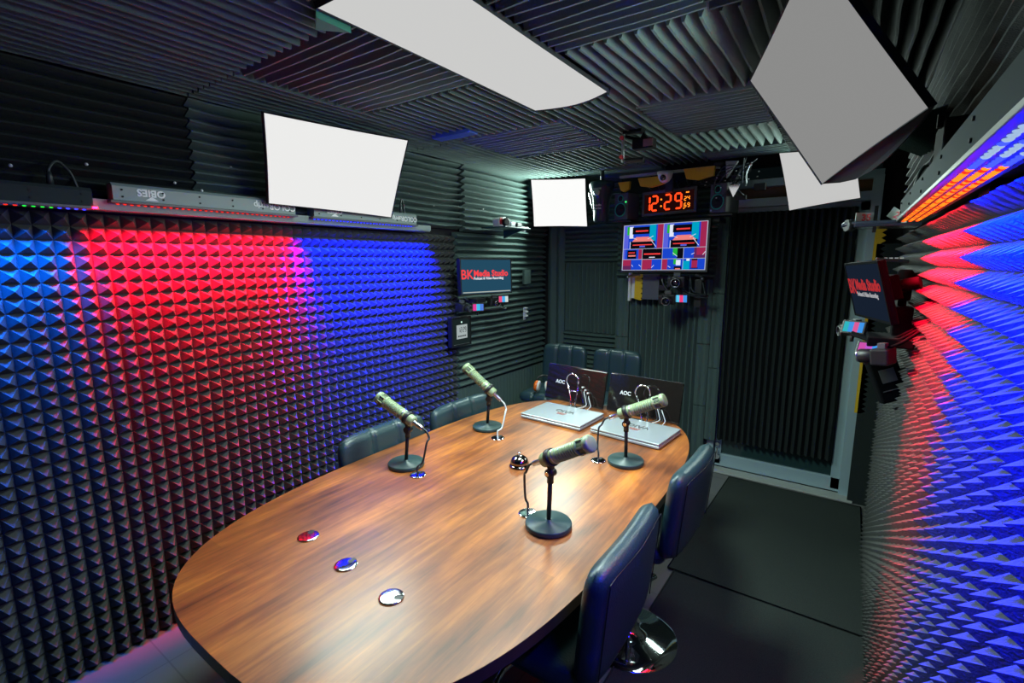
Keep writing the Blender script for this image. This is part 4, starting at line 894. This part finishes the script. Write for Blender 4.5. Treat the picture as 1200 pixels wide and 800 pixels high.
# ceiling details
t = thing('ceiling_bracket', 'small metal bracket coloured as blue-lit on the ceiling above the left monitor', 'bracket', (-1.80, 2.05, 2.262))
mb = MB(); mb.box((0, 0, 0), (.26, .07, .012), bev=.002); mb.box((0, -.035, .012), (.26, .006, .035)); 
for k in range(6): mb.box((-.09 + k * .035, .03, .018), (.014, .02, .03))
mb.build('tray', pbr('blue_light_tint', (.04, .10, .45), .35, metal=.4), t)  # blue light falling on the bracket is painted as its base colour
t = tag(MB().box((-1.09, .66, 2.23), (.19, .10, .05), bev=.004).build('ceiling_box', pbr('navy_box', (.01, .014, .022), .9, spec=.1)), 'dark box hanging from the near ceiling tiles at the top edge', 'box')
mb = MB(); mb.prism([(-1.30, .90, 2.265), (-1.235, .86, 2.265), (-1.235, .97, 2.265)], (0, 0, -.02)); tag(mb.build('foam_offcut', pbr('green_foam', (.04, .22, .13), .9)), 'green foam offcut at the near left corner of the ceiling softbox', 'acoustic foam')

# ------------------------------------------------------------------ right wall details
t = thing('wall_shelf', 'small wall shelf with red-numbered white cards, by the door top', 'shelf', (.07, 2.40, 1.735))
mb = MB(); mb.box((.02, -.02, -.006), (.20, .20, .010), bev=.003); mb.tube([(-.10, .0, -.01), (-.115, -.03, .0), (-.09, -.06, .006), (.06, -.10, .004)], .008); mb.build('board', pbr('shelf_dark', (.04, .05, .08), .2), t)
mb = MB(); mb.box((-.015, -.05, .02), (.012, .012, .10)); mb.build('post', CHROME, t)
mb = MB(); mb.lathe([(.018, 0), (.022, .006), (.022, .03)], (-.08, -.04, .0), (-1, -.6, 0), 20); mb.build('lens_barrel', BLACK, t)
CARD = pbr('card_grey', (.40, .48, .44), .6)
for x, a, s_, lb in ((-.045, .5, '35', 'pale card printed 35 standing on the right shelf'), (.055, -.6, '25', 'tilted pale card on the right shelf beside the wall')):
    q = thing('number_card', lb, 'card', (.07 + x, 2.36, 1.762), a, 'pale numbered cards')
    Rm = Matrix.Rotation(.0 if x < 0 else .6, 3, 'Y')
    mb = MB(); mb.box((0, 0, 0), (.075, .003, .040), Rm); mb.build('card', CARD, q)
    text('number', s_, .034, REDP, q, Matrix.Translation((0, -.0022, 0)) @ Rm.to_4x4() @ Matrix.Rotation(PI / 2, 4, 'X'), bold=.0012)
t = thing('small_gadget', 'flat black gadget with white keys jutting from the right wall foam', 'gadget', (.12, 2.35, 1.60))
mb = MB(); mb.box((0, 0, 0), (.10, .06, .012), Matrix.Rotation(.1, 3, 'Y'), bev=.003); mb.build('body', BLACK, t)
mb = MB(); [mb.box((-.02 + k * .016, -.02, .008), (.010, .008, .004)) for k in range(4)]; mb.build('keys', WHITE, t)
mb = MB(); mb.lathe([(.020, 0), (.022, .01), (.022, .09), (.016, .10)], (.145, 2.05, 1.47), (0, 0, 1), 20); mb.cyl((.145, 2.05, 1.47), (.145, 2.05, 1.40), .012); mb.box((.165, 2.05, 1.55), (.06, .02, .02)); mb.box((.15, 2.05, 1.40), (.05, .08, .10), bev=.005)
tag(mb.build('monitor_arm', BLACKD), 'black cylindrical wall arm behind the right monitor', 'bracket')
camera_('right wall camera under the tilted monitor, farther one', (.035, 2.16, 1.35), (-.8, -.3, -.1), s=.9)
camera_('right wall camera under the tilted monitor, nearer one', (.105, 1.90, 1.30), (-.8, .3, -.1), s=1.0)
field_monitor('tilted lit display under the right monitor, farther one', (.022, 2.10, 1.365), (-.30, -1, .55), .060, .038, [(.03, .45, .5), (.05, .3, .8), (.7, .1, .3), (.05, .3, .8)])
field_monitor('tilted lit display under the right monitor, nearer one', (.066, 1.92, 1.318), (-.30, -1, .65), .055, .038, [(.6, .08, .4), (.5, .1, .6), (.05, .3, .8)])
mb = MB(); rng = random.Random(4)
for k in range(6): mb.tube([(.20, 2.1 - k * .04, 1.40), (.12, 2.05 - k * .03, 1.33 + rng.uniform(-.02, .02)), (.05, 2.1 - k * .02, 1.34), (-.02, 2.18, 1.35 + rng.uniform(-.02, .02))], .005, 6)
mb.box((.12, 2.0, 1.34), (.12, .16, .03), bev=.004)
tag(mb.build('jointed_bracket', BLACKD), 'black arm and cables holding the cameras under the right monitor', 'bracket')
t = thing('intercom', 'flat black wall unit with a green light below the right cameras', 'wall unit', (.138, 2.25, 1.175), 0)
Rm = Matrix.Rotation(math.radians(-22), 3, 'Y') @ Matrix.Rotation(.35, 3, 'Z')
mb = MB(); mb.box((0, 0, 0), (.095, .04, .20), Rm, bev=.008); mb.build('case', BLACKD, t)
mb = MB(); mb.box(Rm @ Vector((0, -.0205, .055)), (.008, .002, .014), Rm); mb.build('indicator', gl((.3, 1, .7), 1.2), t)
mb = MB(); mb.box(Rm @ Vector((-.005, -.0205, -.055)), (.055, .002, .003), Rm); mb.build('slot', GREYP, t)
mb = MB(); mb.box(Rm @ Vector((0, -.0205, .0)), (.05, .002, .05), Rm); mb.build('keypad', GREYP, t)
# crumpled black cloth/flags hanging by the right softbox
t = thing('foam_offcuts', 'loose dark foam strips and straps behind the right softbox', 'acoustic foam', (.13, 2.25, 2.02))
rng = random.Random(12)
for k in range(7):
    mb = MB(); y = -.35 + k * .10; z = -.10 + k * .012; mb.prism([(.05, y, z), (-.03, y - .02, z + .03 + rng.uniform(0, .03)), (-.015, y + .02, z + .10), (.06, y + .03, z + .12)], (0, .035, .01)); mb.build('foam_strip', FOAM, t)
mb = MB(); mb.box((.17, 1.62, 1.885), (.05, .16, .08), bev=.004); mb.box((.14, 1.58, 1.925), (.012, .02, .03)); tag(mb.build('power_box', BAR_SHADE), 'dark power box above the right light bar', 'box')
